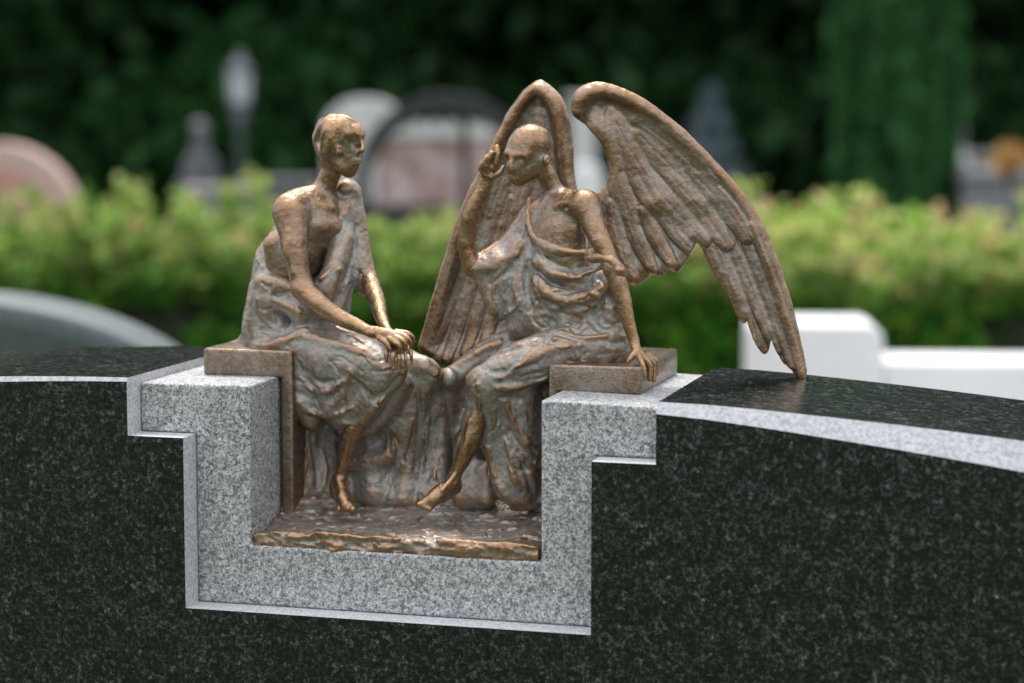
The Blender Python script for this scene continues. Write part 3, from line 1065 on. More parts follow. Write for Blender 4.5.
    C([(536, 280, 142, 4.5), (552, 296, 134, 5), (575, 300, 133, 5.4), (600, 290, 128, 5), (617, 272, 121, 4.5)], 12)
    C([(592, 258, 126, 6), (606, 258, 119, 7), (616, 266, 119, 7), (621, 274, 124, 6)], 8)
    # drape over the raised arm
    C([(530, 222, 186, 10), (505, 250, 176, 11), (478, 268, 162, 9)], 8)
    C([(527, 235, 178, 10), (510, 262, 168, 12), (500, 290, 164, 11), (497, 314, 166, 6)], 8)
    C([(520, 250, 178, 10), (522, 290, 172, 14), (525, 325, 172, 20)], 8)
    C([(476, 268, 154, 4.5), (490, 268, 150, 4), (508, 258, 152, 4), (522, 246, 156, 4)], 5)
    # cloth hanging from the raised arm, with a pointed lower end
    C([(484, 270, 158, 9), (487, 288, 157, 9), (494, 306, 157, 8), (499, 318, 158, 4)], 8)
    C([(500, 262, 160, 12), (506, 285, 158, 12), (512, 308, 160, 10)], 9)
    C([(518, 252, 164, 12), (522, 282, 160, 13), (528, 315, 160, 14)], 9)
    C([(474, 268, 156, 10.5), (490, 262, 164, 11.5), (508, 248, 176, 12), (530, 228, 188, 11)], 7)
    C([(466, 440, 160, 13), (466, 470, 155, 14), (466, 496, 148, 15)], 14)
    C([(486, 470, 150, 12), (486, 496, 145, 14)], 12)
    # closed back behind the legs
    for q in (444, 468, 492, 516, 540):
        C([(q, 385, 245, 20), (q, 425, 245, 24), (q, 470, 240, 26), (q, 500, 230, 30)], 12)
    C([(490, 388, 180, 16), (515, 390, 190, 18), (545, 390, 190, 18)], 10)
    # thighs
    C([(604, 345, 152, 30), (560, 352, 132, 27), (520, 366, 112, 24), (486, 379, 100, 17)], 10)
    C([(480, 384, 100, 14), (476, 410, 104, 12), (470, 436, 108, 10)], 12)
    C([(570, 338, 210, 30), (500, 352, 185, 20), (460, 374, 168, 14), (448, 378, 160, 11)], 10)
    rb.blob(449, 378, 152, 9, 9, 11, 5, dy=YO)
    # skirt of the near leg
    C([(494, 386, 106, 17), (492, 418, 114, 14), (486, 442, 120, 9)], 14)
    C([(520, 388, 130, 22), (518, 430, 132, 24), (520, 470, 132, 24), (520, 495, 130, 17)], 10)
    C([(545, 390, 160, 20), (548, 440, 160, 24), (548, 500, 160, 22)], 10)
    C([(500, 400, 125, 14), (496, 435, 125, 14), (502, 465, 128, 15), (508, 488, 124, 14)], 8)
    # far leg's cloth and hollow back
    C([(450, 385, 165, 13), (449, 420, 180, 13), (452, 455, 195, 16), (452, 495, 195, 16)], 10)
    C([(480, 420, 185, 20), (480, 470, 195, 24), (500, 495, 190, 20)], 10)
    rb.limb([(440, 445, 150, 10), (443, 462, 160, 12), (446, 474, 160, 7)], 6, True, dy=YO)
    rb.limb([(474, 470, 115, 6), (478, 485, 118, 9), (484, 496, 118, 7)], 6, True, dy=YO)
    Rg, Gv = rb.ridge, rb.groove
    # folds
    Rg([(478, 384), (480, 410), (478, 440), (466, 462)], 3, 0, 4)
    Rg([(500, 378), (520, 366), (548, 350), (580, 345)], 4, 0, 6)
    Rg([(455, 366), (478, 352), (500, 342), (526, 334)], 4, 0.3, 5)
    Gv([(470, 366), (492, 356), (520, 348)], 3, 0.3, 4)
    Gv([(490, 372), (512, 372), (535, 364)], 2, 0.2, 4)
    Rg([(498, 388), (520, 386), (545, 378)], 4, 0.5, 5)
    Gv([(500, 398), (520, 398), (541, 394)], 3, 0.3, 4)
    Gv([(496, 404), (502, 420), (514, 440), (530, 458), (541, 464)], 3.4, 0.3, 4)
    Rg([(505, 402), (514, 422), (528, 442), (541, 452)], 3.4, 0.4, 4)
    Rg([(486, 440), (492, 470), (503, 492), (516, 503)], 2.4, 0, 6)
    Rg([(508, 440), (512, 470), (520, 490)], 2.6, 0, 5)
    Gv([(524, 465), (530, 482), (534, 496)], 2.4, 0, 4)
    Gv([(488, 410), (490, 430), (488, 445)], 2.2, 0.2, 4)
    Rg([(498, 504), (512, 509), (530, 507), (541, 503)], 2.4, 0.2, 5)
    Rg([(528, 215), (526, 240), (528, 265), (540, 290)], 3, 0.3, 4)
    Rg([(520, 245), (512, 275), (520, 310)], 2.6, 0, 4)
    Gv([(516, 262), (508, 285), (510, 306)], 3, 0.4, 4)
    Rg([(504, 268), (494, 290), (496, 312)], 2.6, 0.2, 4)
    Gv([(528, 262), (526, 285), (532, 312)], 3, 0.4, 4)
    Gv([(540, 254), (560, 262), (588, 263)], 2.4, 0.4, 3)
    Gv([(538, 272), (556, 285), (590, 284)], 2.6, 0.4, 3)
    Rg([(536, 290), (552, 306), (580, 310), (604, 300)], 3.2, 0, 4)
    Gv([(545, 318), (552, 322), (556, 328)], 4, 0.6, 3)
    Gv([(560, 312), (580, 320), (600, 312)], 3.4, 0.6, 3)
    Gv([(568, 326), (576, 330), (584, 326)], 3.6, 0.6, 3)
    Gv([(592, 322), (602, 330), (616, 328)], 2.8, 0.4, 3)
    Gv([(604, 340), (612, 344), (622, 342)], 2.8, 0.4, 3)
    Rg([(560, 332), (580, 338), (606, 336)], 2.8, 0, 3)
    Rg([(540, 330), (556, 340), (575, 342)], 3, 0, 4)
    r = random.Random(21)
    for k in range(130):
        px, py = r.uniform(475, 625), r.uniform(245, 500)
        if py > 390: a, s = r.gauss(1.35, .3), r.uniform(6, 15)
        elif py > 335: a, s = r.gauss(2.7, .3), r.uniform(5, 12)
        elif px < 540: a, s = r.gauss(1.7, .3), r.uniform(5, 12)
        else: a, s = r.uniform(-.2, .5), r.uniform(5, 10)
        hip = px > 540 and 250 < py < 335
        b_ = r.gauss(0, .25)
        q = [(px + s * t * math.cos(a + b_ * t), py + s * t * math.sin(a + b_ * t)) for t in (0, .7, 1.4, 2)]
        if r.random() < .36: Rg(q, r.uniform(1.0, 2.0), -0.4 if hip else 0.35, 4 if hip else 2)
        else: Gv(q, r.uniform(.9, 1.8), 0.35, 2)
    rb.rough([(40, 1.6), (100, 0.65), (260, 0.4)], 9)
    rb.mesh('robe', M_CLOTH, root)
    return root


angel = build_angel()


# ------------------------------------------------------------------ wings: a shaped blade with feather relief on its front
def poly_sdf(poly, X, Z):
    d = np.full(X.shape, 1e9)
    inside = np.zeros(X.shape, bool)
    n = len(poly)
    for i in range(n):
        a, b = poly[i], poly[(i + 1) % n]
        e = b - a
        t = np.clip(((X - a[0]) * e[0] + (Z - a[1]) * e[1]) / max(e @ e, 1e-12), 0, 1)
        d = np.minimum(d, (X - a[0] - t * e[0]) ** 2 + (Z - a[1] - t * e[1]) ** 2)
        c = ((a[1] > Z) != (b[1] > Z)) & (X < (b[0] - a[0]) * (Z - a[1]) / (b[1] - a[1] + 1e-15) + a[0])
        inside ^= c
    d = np.sqrt(d)
    return np.where(inside, -d, d)


def smooth_poly(pts, n=5):
    p = np.asarray(pts, float)
    N = len(p); out = []
    for k in range(N):
        a, b, c, d = p[k - 1], p[k], p[(k + 1) % N], p[(k + 2) % N]
        for t in np.linspace(0, 1, n, endpoint=False):
            out.append(0.5 * (2 * b + (c - a) * t + (2 * a - 5 * b + 4 * c - d) * t * t + (3 * b - a - 3 * c + d) * t ** 3))
    return np.array(out)


def build_wing(outline, depth, edge, feathers, bosses, thick, seed, cup=0.0):
    """outline: (px, py); depth(px, py) -> y in mm; edge: leading-edge rows (px, py, r, forward mm);
    feathers: (base, bend, tip, half width, lift) in picture points"""
    W = lambda px, py: P(px, py, depth(px, py) / 1000)
    poly3 = np.array([W(*q) for q in smooth_poly(outline)])
    poly = poly3[:, [0, 2]]
    lo = poly3.min(0) - .016; hi = poly3.max(0) + .016
    lo[1] -= .012
    c = Clay(lo, hi, 0.00125)
    nx, ny, nz = c.n
    xs = c.lo[0] + np.arange(nx) * c.h; zs = c.lo[2] + np.arange(nz) * c.h
    X, Z = np.meshgrid(xs, zs, indexing='ij')
    s2 = poly_sdf(poly, X, Z)
    # depth map by least squares over the outline and inner samples
    A = np.c_[np.ones(len(poly)), poly, poly[:, 0] ** 2, poly[:, 0] * poly[:, 1], poly[:, 1] ** 2]
    co, *_ = np.linalg.lstsq(A, poly3[:, 1], rcond=None)
    YC = co[0] + co[1] * X + co[2] * Z + co[3] * X ** 2 + co[4] * X * Z + co[5] * Z ** 2
    inner = np.clip(-s2 / .03, 0, 1)
    YC = YC + cup / 1000 * inner * inner * (3 - 2 * inner)
    Hh = np.zeros_like(X)
    for bx, mid, tip, w, lift in feathers:
        p = [W(*bx), W(*mid), W(*tip)]
        rows = spline([(q[0], 0, q[2], w) for q in p], 6)[:, [0, 2]]
        best = np.full(X.shape, 1e9); tt = np.zeros(X.shape); sg = np.zeros(X.shape)
        m = len(rows) - 1
        for i in range(m):
            a, b = rows[i], rows[i + 1]; e = b - a
            t = np.clip(((X - a[0]) * e[0] + (Z - a[1]) * e[1]) / (e @ e), 0, 1)
            dx, dz = X - a[0] - t * e[0], Z - a[1] - t * e[1]
            d = np.sqrt(dx * dx + dz * dz)
            u = d < best
            best = np.where(u, d, best); tt = np.where(u, (i + t) / m, tt)
            sg = np.where(u, np.sign(e[0] * dz - e[1] * dx), sg)
        ww = w / 1000 * (0.75 + 0.35 * np.sin(math.pi * np.clip(tt, 0, 1)))
        prof = np.clip(1 - (best / ww) ** 2, 0, 1)
        hgt = (lift / 1000) * (0.35 + 0.65 * tt) * np.clip(prof * 4, 0, 1) + 0.0020 * prof - 0.0004 * np.exp(-(best / 0.0011) ** 2) * np.clip(prof * 3, 0, 1)
        Hh = np.maximum(Hh, np.where(prof > 0, hgt, 0))
    for bx, by, rx, rz, hh in bosses:
        q = W(bx, by)
        e = ((X - q[0]) / (rx / 1000)) ** 2 + ((Z - q[2]) / (rz / 1000)) ** 2
        Hh = Hh + hh / 1000 * np.exp(-e * 1.2)
    T = thick / 1000 * np.clip(0.55 + -s2 / .02, 0.55, 1.0)
    ys = (c.lo[1] + np.arange(ny) * c.h)[None, :, None]
    front = (YC - T - Hh)[:, None, :] - ys
    back = ys - (YC + T)[:, None, :]
    d = np.maximum(np.maximum(front, back) * 0.85, s2[:, None, :])
    # soft rim
    k = 0.004
    c.D = np.ascontiguousarray(np.clip(d, -.03, .03).astype(np.float32))
    rows = []
    for px, py, r, fwd in edge:
        q = P(px, py, (depth(px, py) - fwd) / 1000)
        rows.append((*q, r / 1000))
    c.chain(rows, 0.011)
    c.rough([(40, 0.8), (100, 0.35), (240, 0.2)], seed)
    c.mesh('wing', M_WING, angel)


# the spread wing on the right
dR = lambda px, py: 222 + 58 * np.clip((px - 590) / 215, -0.1, 1) ** 1.2 if px > 590 else 222 - 6 * (590 - px) / 20
RO = [(573, 104), (579, 91), (592, 85), (612, 87), (635, 97), (662, 114), (690, 139), (714, 163), (736, 187), (757, 217), (773, 250), (786, 288), (796, 325), (803, 358),
      (806, 378), (803, 385), (797, 378), (791, 369), (782, 362), (776, 350), (772, 338), (768, 352), (762, 353), (753, 335), (748, 320), (745, 323), (738, 316), (731, 298),
      (722, 285), (712, 270), (704, 253), (698, 243), (693, 252), (686, 262), (677, 272), (668, 270), (660, 276), (652, 274), (641, 284), (630, 284), (620, 270), (608, 248), (590, 232), (580, 215),
      (590, 201), (603, 188), (609, 172), (606, 156), (599, 140), (588, 127), (577, 118)]
RE = [(580, 110, 6.5, 4), (585, 97, 8, 6), (600, 91, 7.2, 6), (622, 96, 6.4, 5), (650, 111, 5.8, 4), (681, 136, 5.2, 3), (709, 163, 4.8, 3), (733, 191, 4.5, 2), (753, 221, 4.4, 2),
      (768, 256, 5, 3), (782, 295, 4.5, 2), (793, 335, 4, 2), (801, 368, 3.2, 1)]
RF = []
for (b, m, t, w, lf) in [((702, 225), (718, 270), (741, 315), 7, .8), ((712, 225), (734, 280), (755, 347), 7, 2.4), ((724, 225), (750, 285), (777, 351), 7, 4.0), ((738, 222), (766, 290), (793, 366), 6.5, 5.6),
                         ((752, 225), (779, 300), (803, 376), 5, 7.0), ((698, 215), (708, 240), (727, 281), 7, .3),
                         ((612, 205), (620, 240), (632, 278), 8.5, 1.0), ((626, 210), (638, 240), (654, 270), 8, 2.6), ((643, 212), (658, 240), (674, 264), 8, 4.2), ((660, 212), (676, 232), (691, 249), 8, 5.6),
                         ((650, 180), (680, 215), (704, 240), 12, 5.5), ((668, 172), (702, 210), (728, 244), 11, 6), ((690, 170), (724, 205), (748, 238), 10, 6),
                         ((612, 165), (622, 195), (634, 222), 10, 1.0), ((628, 150), (645, 185), (664, 216), 12, 1.6), ((640, 135), (670, 165), (700, 196), 13, 1.8),
                         ((615, 120), (628, 145), (646, 176), 11, 1.2), ((640, 122), (675, 148), (712, 184), 11, 1.6), ((610, 112), (612, 140), (618, 168), 8, .8)]:
    RF.append((b, m, t, w * 1.1, lf * .72))
build_wing(RO, dR, RE, RF, [(655, 205, 17, 14, 4.5), (600, 108, 18, 14, -2.5), (700, 200, 14, 10, 1.5)], 4.5, 3, cup=3)

# the folded wing behind the angel's head
dL = lambda px, py: 238 - 0.04 * (py - 80)
LO = [(537, 81), (547, 84), (558, 96), (566, 112), (571, 138), (574, 175), (577, 205), (570, 250), (555, 300), (530, 345), (505, 352), (484, 352), (466, 358), (450, 366), (438, 362), (430, 360),
      (420, 348), (427, 330), (436, 300), (446, 262), (459, 225), (473, 190), (489, 155), (506, 122), (522, 96)]
LE = [(424, 345, 4, 3), (436, 305, 5, 4), (448, 265, 5.5, 5), (461, 225, 5.5, 6), (476, 190, 5.5, 6), (492, 156, 5.5, 7), (509, 122, 6, 8), (525, 99, 6, 9), (537, 89, 6.5, 10),
      (549, 97, 9, 8), (558, 112, 9.5, 6), (562, 135, 8, 5), (565, 165, 6, 4), (569, 195, 5, 3)]
LF = [((500, 190), (465, 270), (432, 350), 9, 1.0), ((505, 190), (476, 270), (448, 358), 9, 1.8), ((510, 200), (488, 280), (466, 352), 9, 1.2), ((515, 210), (500, 280), (484, 348), 9, 0.8),
      ((480, 205), (458, 265), (438, 325), 6, 2.4), ((520, 120), (505, 170), (490, 215), 11, 1.2), ((540, 115), (525, 175), (512, 230), 11, 0.8), ((500, 150), (485, 195), (472, 235), 8, 2.0)]
build_wing(LO, dL, LE, LF, [], 4.5, 4, cup=7)

# ------------------------------------------------------------------ the cemetery behind, each grave a thing of its own
def spot(name, px, t, label, cat, group=None, yaw=0.0, z=0.0):
    q = PT(px, 341, t)
    o = empty(name, (q[0], q[1], z), label, cat, group)
    o.rotation_euler = (0, 0, TH + yaw)
    bpy.context.view_layer.update()
    return o


def zat(py, t): return float(PT(512, py, t)[2])


def lpart(name, bm, mat, parent, smooth=False, bev=0.0):
    o = bm_obj(name, bm, mat, None, smooth)
    o.parent = parent
    if bev: bevel(o, bev, 2)
    return o


def bx(bm, x0, x1, y0, y1, z0, z1):
    v = [bm.verts.new(p) for p in ((x0, y0, z0), (x1, y0, z0), (x1, y1, z0), (x0, y1, z0), (x0, y0, z1), (x1, y0, z1), (x1, y1, z1), (x0, y1, z1))]
    for f in ((0, 3, 2, 1), (4, 5, 6, 7), (0, 1, 5, 4), (1, 2, 6, 5), (2, 3, 7, 6), (3, 0, 4, 7)): bm.faces.new([v[i] for i in f])


def plate(bm, loop, y0, y1):
    f = [bm.verts.new((x, y0, z)) for x, z in loop]; b = [bm.verts.new((x, y1, z)) for x, z in loop]
    n = len(loop)
    bm.faces.new(f); bm.faces.new(list(reversed(b)))
    for i in range(n): bm.faces.new((f[i], b[i], b[(i + 1) % n], f[(i + 1) % n]))


def lathe(bm, prof, seg=24, cx=0, cy=0):
    rings = []
    for r, z in prof:
        rings.append([bm.verts.new((cx + r * math.cos(2 * math.pi * k / seg), cy + r * math.sin(2 * math.pi * k / seg), z)) for k in range(seg)])
    for a, b in zip(rings[:-1], rings[1:]):
        for k in range(seg): bm.faces.new((a[k], a[(k + 1) % seg], b[(k + 1) % seg], b[k]))
    bm.faces.new(rings[0]); bm.faces.new(rings[-1])


def arc(cx, cz, rx, rz, a0, a1, n=28):
    return [(cx + rx * math.cos(math.radians(a0 + (a1 - a0) * k / n)), cz + rz * math.sin(math.radians(a0 + (a1 - a0) * k / n))) for k in range(n + 1)]


M_WHITE = rough_mat('white_marble', (0.66, 0.66, 0.65), (0.82, 0.82, 0.82), 3, 0.45, 0, 0.0005)
M_GREENSTONE = rough_mat('grey_green_granite', (0.05, 0.07, 0.063), (0.075, 0.095, 0.087), 60, 0.25, 0, 0.0003)
M_GREYEDGE = rough_mat('skylit_rim_granite', (0.07, 0.088, 0.086), (0.10, 0.12, 0.118), 60, 0.6, 0, 0.0005)  # paler than the front: the polished top's sky reflection put into the colour
M_PINK = rough_mat('pink_sandstone', (0.40, 0.215, 0.175), (0.47, 0.26, 0.215), 12, 0.8, 0, 0.003)
M_PINKL = rough_mat('pale_pink_sandstone', (0.44, 0.30, 0.26), (0.52, 0.37, 0.32), 14, 0.8, 0, 0.003)
M_PALE = rough_mat('weathered_pale_stone', (0.46, 0.47, 0.45), (0.60, 0.61, 0.59), 9, 0.85, 0, 0.004)
M_DARKS = rough_mat('black_stone', (0.010, 0.013, 0.013), (0.022, 0.026, 0.026), 20, 0.65, 0, 0.001)
M_GREY = rough_mat('grey_stone', (0.14, 0.14, 0.15), (0.24, 0.24, 0.25), 9, 0.8, 0, 0.004)
M_DGREY = rough_mat('dull_grey_stone', (0.06, 0.065, 0.07), (0.12, 0.12, 0.13), 9, 0.8, 0, 0.004)
M_SILVER = rough_mat('galvanised_metal', (0.09, 0.10, 0.115), (0.17, 0.18, 0.20), 20, 0.5, 0.4, 0.001)
M_MOTTLE = rough_mat('mottled_red_and_white_stone', (0.20, 0.10, 0.09), (0.46, 0.38, 0.36), 9, 0.85, 0, 0.006)
mg, n, l, b = new_mat('frosted_glass')
b.inputs['Base Color'].default_value = (0.55, 0.58, 0.61, 1); b.inputs['Roughness'].default_value = 0.35

# white tombstone on the right: tall shouldered block and a lower wing
t = 6.0
S = t / F
w = spot('white_tombstone', 812, t, 'white marble tombstone with a tall round-shouldered block and a lower wing, right of the bronze', 'tombstone', yaw=-.06)
zt = zat(324, t); bm = bmesh.new()
x0, x1 = -64 * S, 58 * S
loop = [(x0, 0), (x1 + 14 * S, 0), (x1 + 14 * S, zt - 36 * S)] + arc(x1 - 6 * S, zt - 20 * S, 20 * S, 20 * S, -15, 90, 12) + [(x0 + 8 * S, zt), (x0, zt - 6 * S)]
plate(bm, loop, 0, .27)
lpart('tall_block', bm, M_WHITE, w, bev=0.012)
bm = bmesh.new(); zl = zat(362, t)
bx(bm, x1 + 14 * S + .002, 330 * S, .03, .26, 0, zl)
lpart('low_wing', bm, M_WHITE, w, bev=0.012)
bm = bmesh.new(); bx(bm, x0 - .06, 340 * S, -.06, .33, 0, .12); lpart('plinth', bm, M_WHITE, w, bev=0.01)

# grey-green arched headstone on the left
t = 4.3
S = t / F
g = spot('arched_headstone', -83, t, 'grey-green arched headstone with a rim coloured pale for sky reflection behind the left end of the dark granite', 'headstone')
rx = 268 * S; zc = zat(434, t); rz = 120 * S
bm = bmesh.new()
lo_ = [(-rx, 0)] + list(reversed(arc(0, zc, rx, rz, 4, 176, 40))) + [(rx, 0)]
plate(bm, lo_, 0, .02); bm_in = bm
lpart('front_panel', bm, M_GREENSTONE, g)
bm = bmesh.new()
lo2 = [(-rx - .045, 0)] + list(reversed(arc(0, zc, rx + .05, rz + .035, 4, 176, 40))) + [(rx + .045, 0)]
plate(bm, lo2, .022, .24)
lpart('rim_body', bm, M_GREYEDGE, g, bev=0.02)

# pink round-topped gravestone, far left
t = 13.0
S = t / F
p = spot('round_gravestone', -2, t, 'pink sandstone round-topped gravestone with a darker sunk centre, far left behind the hedge', 'gravestone')
zc = zat(225, t)
bm = bmesh.new(); plate(bm, [(-84 * S, 0)] + list(reversed(arc(0, zc, 84 * S, 82 * S, 0, 180))) + [(84 * S, 0)], 0, .2); lpart('body', bm, M_PINKL, p, bev=.012)
bm = bmesh.new(); plate(bm, [(-60 * S, .1)] + list(reversed(arc(0, zc - 6 * S, 60 * S, 64 * S, 0, 180))) + [(60 * S, .1)], -.012, .0); lpart('sunk_panel', bm, M_PINK, p)

# lantern on a post
t = 16.0
S = t / F
q = spot('grave_lantern', 243, t, 'pale metal lantern on a slim post against the dark trees', 'lantern')
bm = bmesh.new(); lathe(bm, [(.09, 0), (.09, .12), (.05, .16), (4 * S, .2), (3.2 * S, zat(128, t)), (5 * S, zat(126, t))]); lpart('post', bm, M_SILVER, q, True)
bm = bmesh.new(); lathe(bm, [(6 * S, zat(126, t)), (8 * S, zat(118, t)), (7 * S, zat(112, t)), (10 * S, zat(106, t)), (11 * S, zat(104, t))], 6); lpart('collar', bm, M_SILVER, q)
bm = bmesh.new(); lathe(bm, [(9 * S, zat(103.8, t)), (12 * S, zat(74, t))], 6); lpart('glass', bm, mg, q)
bm = bmesh.new(); lathe(bm, [(14 * S, zat(73.8, t)), (12 * S, zat(68, t)), (8 * S, zat(61, t)), (4 * S, zat(58, t)), (4 * S, zat(54, t)), (1.5 * S, zat(50, t))], 6); lpart('roof_cap', bm, M_SILVER, q)
for k in range(6):
    a = 2 * math.pi * k / 6; bm = bmesh.new()
    bx(bm, -.006, .006, -.006, .006, zat(104, t), zat(73.8, t))
    o = lpart('bar', bm, M_SILVER, q); o.location = (11 * S * math.cos(a), 11 * S * math.sin(a), 0)

# small stepped obelisk left of the lantern
q = spot('stone_obelisk', 203, 15.0, 'dull grey stepped obelisk with a small ball top, left of the lantern post', 'obelisk')
t = 15.0; S = t / F
bm = bmesh.new(); lathe(bm, [(26 * S, 0), (26 * S, zat(182, t)), (20 * S, zat(180, t)), (17 * S, zat(158, t)), (11 * S, zat(156, t)), (7 * S, zat(134, t))], 4); lpart('shaft', bm, M_DGREY, q)
bm = bmesh.new(); lathe(bm, [(2 * S, zat(134, t)), (7 * S, zat(131, t)), (8.5 * S, zat(127, t)), (7 * S, zat(122, t)), (1 * S, zat(119, t))], 16); lpart('ball', bm, M_GREY, q, True)

# low grave slabs behind the hedge
for px, py, wpx, t, mt, lab in ((275, 180, 74, 14.5, M_DGREY, 'dark low grave slab behind the hedge, right of the lantern post'), (215, 188, 60, 14.0, M_GREY, 'grey low grave slab behind the hedge, under the obelisk')):
    S = t / F
    q = spot('grave_slab', px, t, lab, 'grave slab', 'low slabs behind the hedge')
    bm = bmesh.new(); bx(bm, -wpx * S / 2, wpx * S / 2, 0, .5, 0, zat(py + 6, t)); lpart('body', bm, mt, q, bev=.02)
    bm = bmesh.new(); bx(bm, -wpx * S / 2 - .02, wpx * S / 2 + .02, -.02, .52, zat(py + 6, t) + .001, zat(py, t)); lpart('top_slab', bm, mt, q, bev=.01)

# pale rounded stone behind the man's head
t = 15.5; S = t / F
q = spot('pale_headstone', 366, t, 'pale grey round-topped stone behind the head of the seated man', 'headstone')
zc = zat(128, t)
bm = bmesh.new(); plate(bm, [(-38 * S, 0), (-40 * S, zc)] + list(reversed(arc(0, zc, 40 * S, 30 * S, 0, 180))) + [(38 * S, 0)], 0, .22); lpart('body', bm, M_PALE, q, bev=.02)
bm = bmesh.new(); bx(bm, -48 * S, 48 * S, -.05, .27, 0, .15); lpart('plinth', bm, M_PALE, q, bev=.01)

# dark ring memorial with mottled stones inside
t = 13.0; S = t / F
q = spot('ring_memorial', 447, t, 'black stone ring arch framing mottled reddish stones, between the two bronze heads', 'memorial')
zc = zat(185, t)
bm = bmesh.new()
lo_ = arc(0, zc, 92 * S, 92 * S, -35, 215, 48) + list(reversed(arc(0, zc, 79 * S, 70 * S, -35, 215, 48)))
f = []
for y in (0, .16): f.append([bm.verts.new((x, y, z)) for x, z in lo_])
m = 49
for k in range(m - 1):
    i0, i1 = k, k + 1; o0, o1 = 2 * m - 1 - k, 2 * m - 2 - k
    bm.faces.new((f[0][i0], f[0][i1], f[0][o1], f[0][o0])); bm.faces.new((f[1][i1], f[1][i0], f[1][o0], f[1][o1]))
    bm.faces.new((f[0][i1], f[0][i0], f[1][i0], f[1][i1])); bm.faces.new((f[0][o0], f[0][o1], f[1][o1], f[1][o0]))
for a, b2 in ((0, 2 * m - 1), (m - 1, m)):
    bm.faces.new((f[0][a], f[0][b2], f[1][b2], f[1][a]))
lpart('ring', bm, M_DARKS, q, bev=.008)
bm = bmesh.new(); bx(bm, -90 * S, 90 * S, -.05, .3, 0, zat(206, t)); lpart('plinth', bm, M_DARKS, q, bev=.01)
for xa, xb in ((-70, 14), (22, 68)):
    bm = bmesh.new(); zz = zat(131, t); lp = [(xa * S, zat(205.5, t)), (xb * S, zat(205.5, t))]
    nn = 5; wv = (xb - xa) / nn
    for k in reversed(range(nn)):
        lp += [(x, z) for x, z in arc((xa + wv * (k + .5)) * S, zz, wv / 2 * S, 9 * S, 0, 180, 8)]
    plate(bm, lp, .03, .13); lpart('mottled_stone', bm, M_MOTTLE, q, bev=.006)
    bm = bmesh.new()
    lp = []
    for k in reversed(range(nn)): lp += arc((xa + wv * (k + .5)) * S, zz, wv / 2 * S, 10 * S, 0, 180, 8)
    lp = lp + [(xa * S, zz - 6 * S), (xb * S, zz - 6 * S)]
    plate(bm, lp, .012, .028); lpart('pale_coping', bm, M_PALE, q)
# pale pillar and white block between the wings
t = 14.0; S = t / F
q = spot('stone_pillar', 584, t, 'pale grey upright pillar seen between the two wings', 'pillar')
bm = bmesh.new(); bx(bm, -14 * S, 11 * S, 0, .16, 0, zat(100, t)); lpart('shaft', bm, M_PALE, q, bev=.01)
bm = bmesh.new(); bx(bm, -19 * S, 15 * S, -.03, .19, zat(100, t) + .001, zat(94, t)); lpart('cap', bm, M_PALE, q, bev=.008)
q = spot('white_stone', 587, 13.2, 'small white rounded stone in front of the pale pillar between the wings', 'gravestone')
t = 13.2; S = t / F
zc = zat(178, t)
bm = bmesh.new(); plate(bm, [(-16 * S, 0)] + list(reversed(arc(0, zc, 16 * S, 14 * S, 0, 180))) + [(16 * S, 0)], 0, .14); lpart('body', bm, M_WHITE, q, bev=.012)
bm = bmesh.new(); bx(bm, -22 * S, 22 * S, -.05, .2, 0, .16); lpart('plinth', bm, M_WHITE, q, bev=.01)

# graves on the far right
t = 15.0; S = t / F
q = spot('grey_tomb', 1000, t, 'grey box tomb at the far right behind the hedge', 'tomb')
bm = bmesh.new(); bx(bm, -38 * S, 60 * S, 0, .8, 0, zat(180, t)); lpart('body', bm, M_GREY, q, bev=.015)
bm = bmesh.new(); bx(bm, -42 * S, 64 * S, -.04, .84, zat(180, t) + .001, zat(172, t)); lpart('top_slab', bm, M_GREY, q, bev=.01)
t = 17.0; S = t / F
q = spot('white_block', 956, t, 'small whitish stone block beside the columnar evergreen', 'gravestone')
bm = bmesh.new(); bx(bm, -11 * S, 11 * S, 0, .2, 0, zat(158, t)); lpart('body', bm, M_PALE, q, bev=.02)
bm = bmesh.new(); lathe(bm, [(11 * S, zat(158, t) + .001), (11 * S, zat(152, t)), (4 * S, zat(147, t))], 4, 0, .1); lpart('cap', bm, M_PALE, q)
q = spot('stone_figure', 955, 18.5, 'dim grey stone figure behind the whitish block, right of the columnar evergreen', 'statue')
t = 18.5; S = t / F
bm = bmesh.new(); lathe(bm, [(9 * S, 0), (9 * S, zat(150, t)), (5.5 * S, zat(146, t)), (7 * S, zat(134, t)), (6.5 * S, zat(127, t)), (2.6 * S, zat(124, t)), (4.4 * S, zat(119, t)), (3.6 * S, zat(114, t)), (1 * S, zat(112, t))], 14); lpart('body', bm, M_GREY, q, True)
q = spot('grave_slab', 984, 17.5, 'pale grey low grave slab right of the whitish block', 'grave slab', 'low slabs behind the hedge')
t = 17.5; S = t / F
bm = bmesh.new(); bx(bm, -22 * S, 22 * S, 0, .5, 0, zat(158, t)); lpart('body', bm, M_GREY, q, bev=.02)
bm = bmesh.new(); bx(bm, -24 * S, 24 * S, -.02, .52, zat(158, t) + .001, zat(153, t)); lpart('top_slab', bm, M_GREY, q, bev=.01)


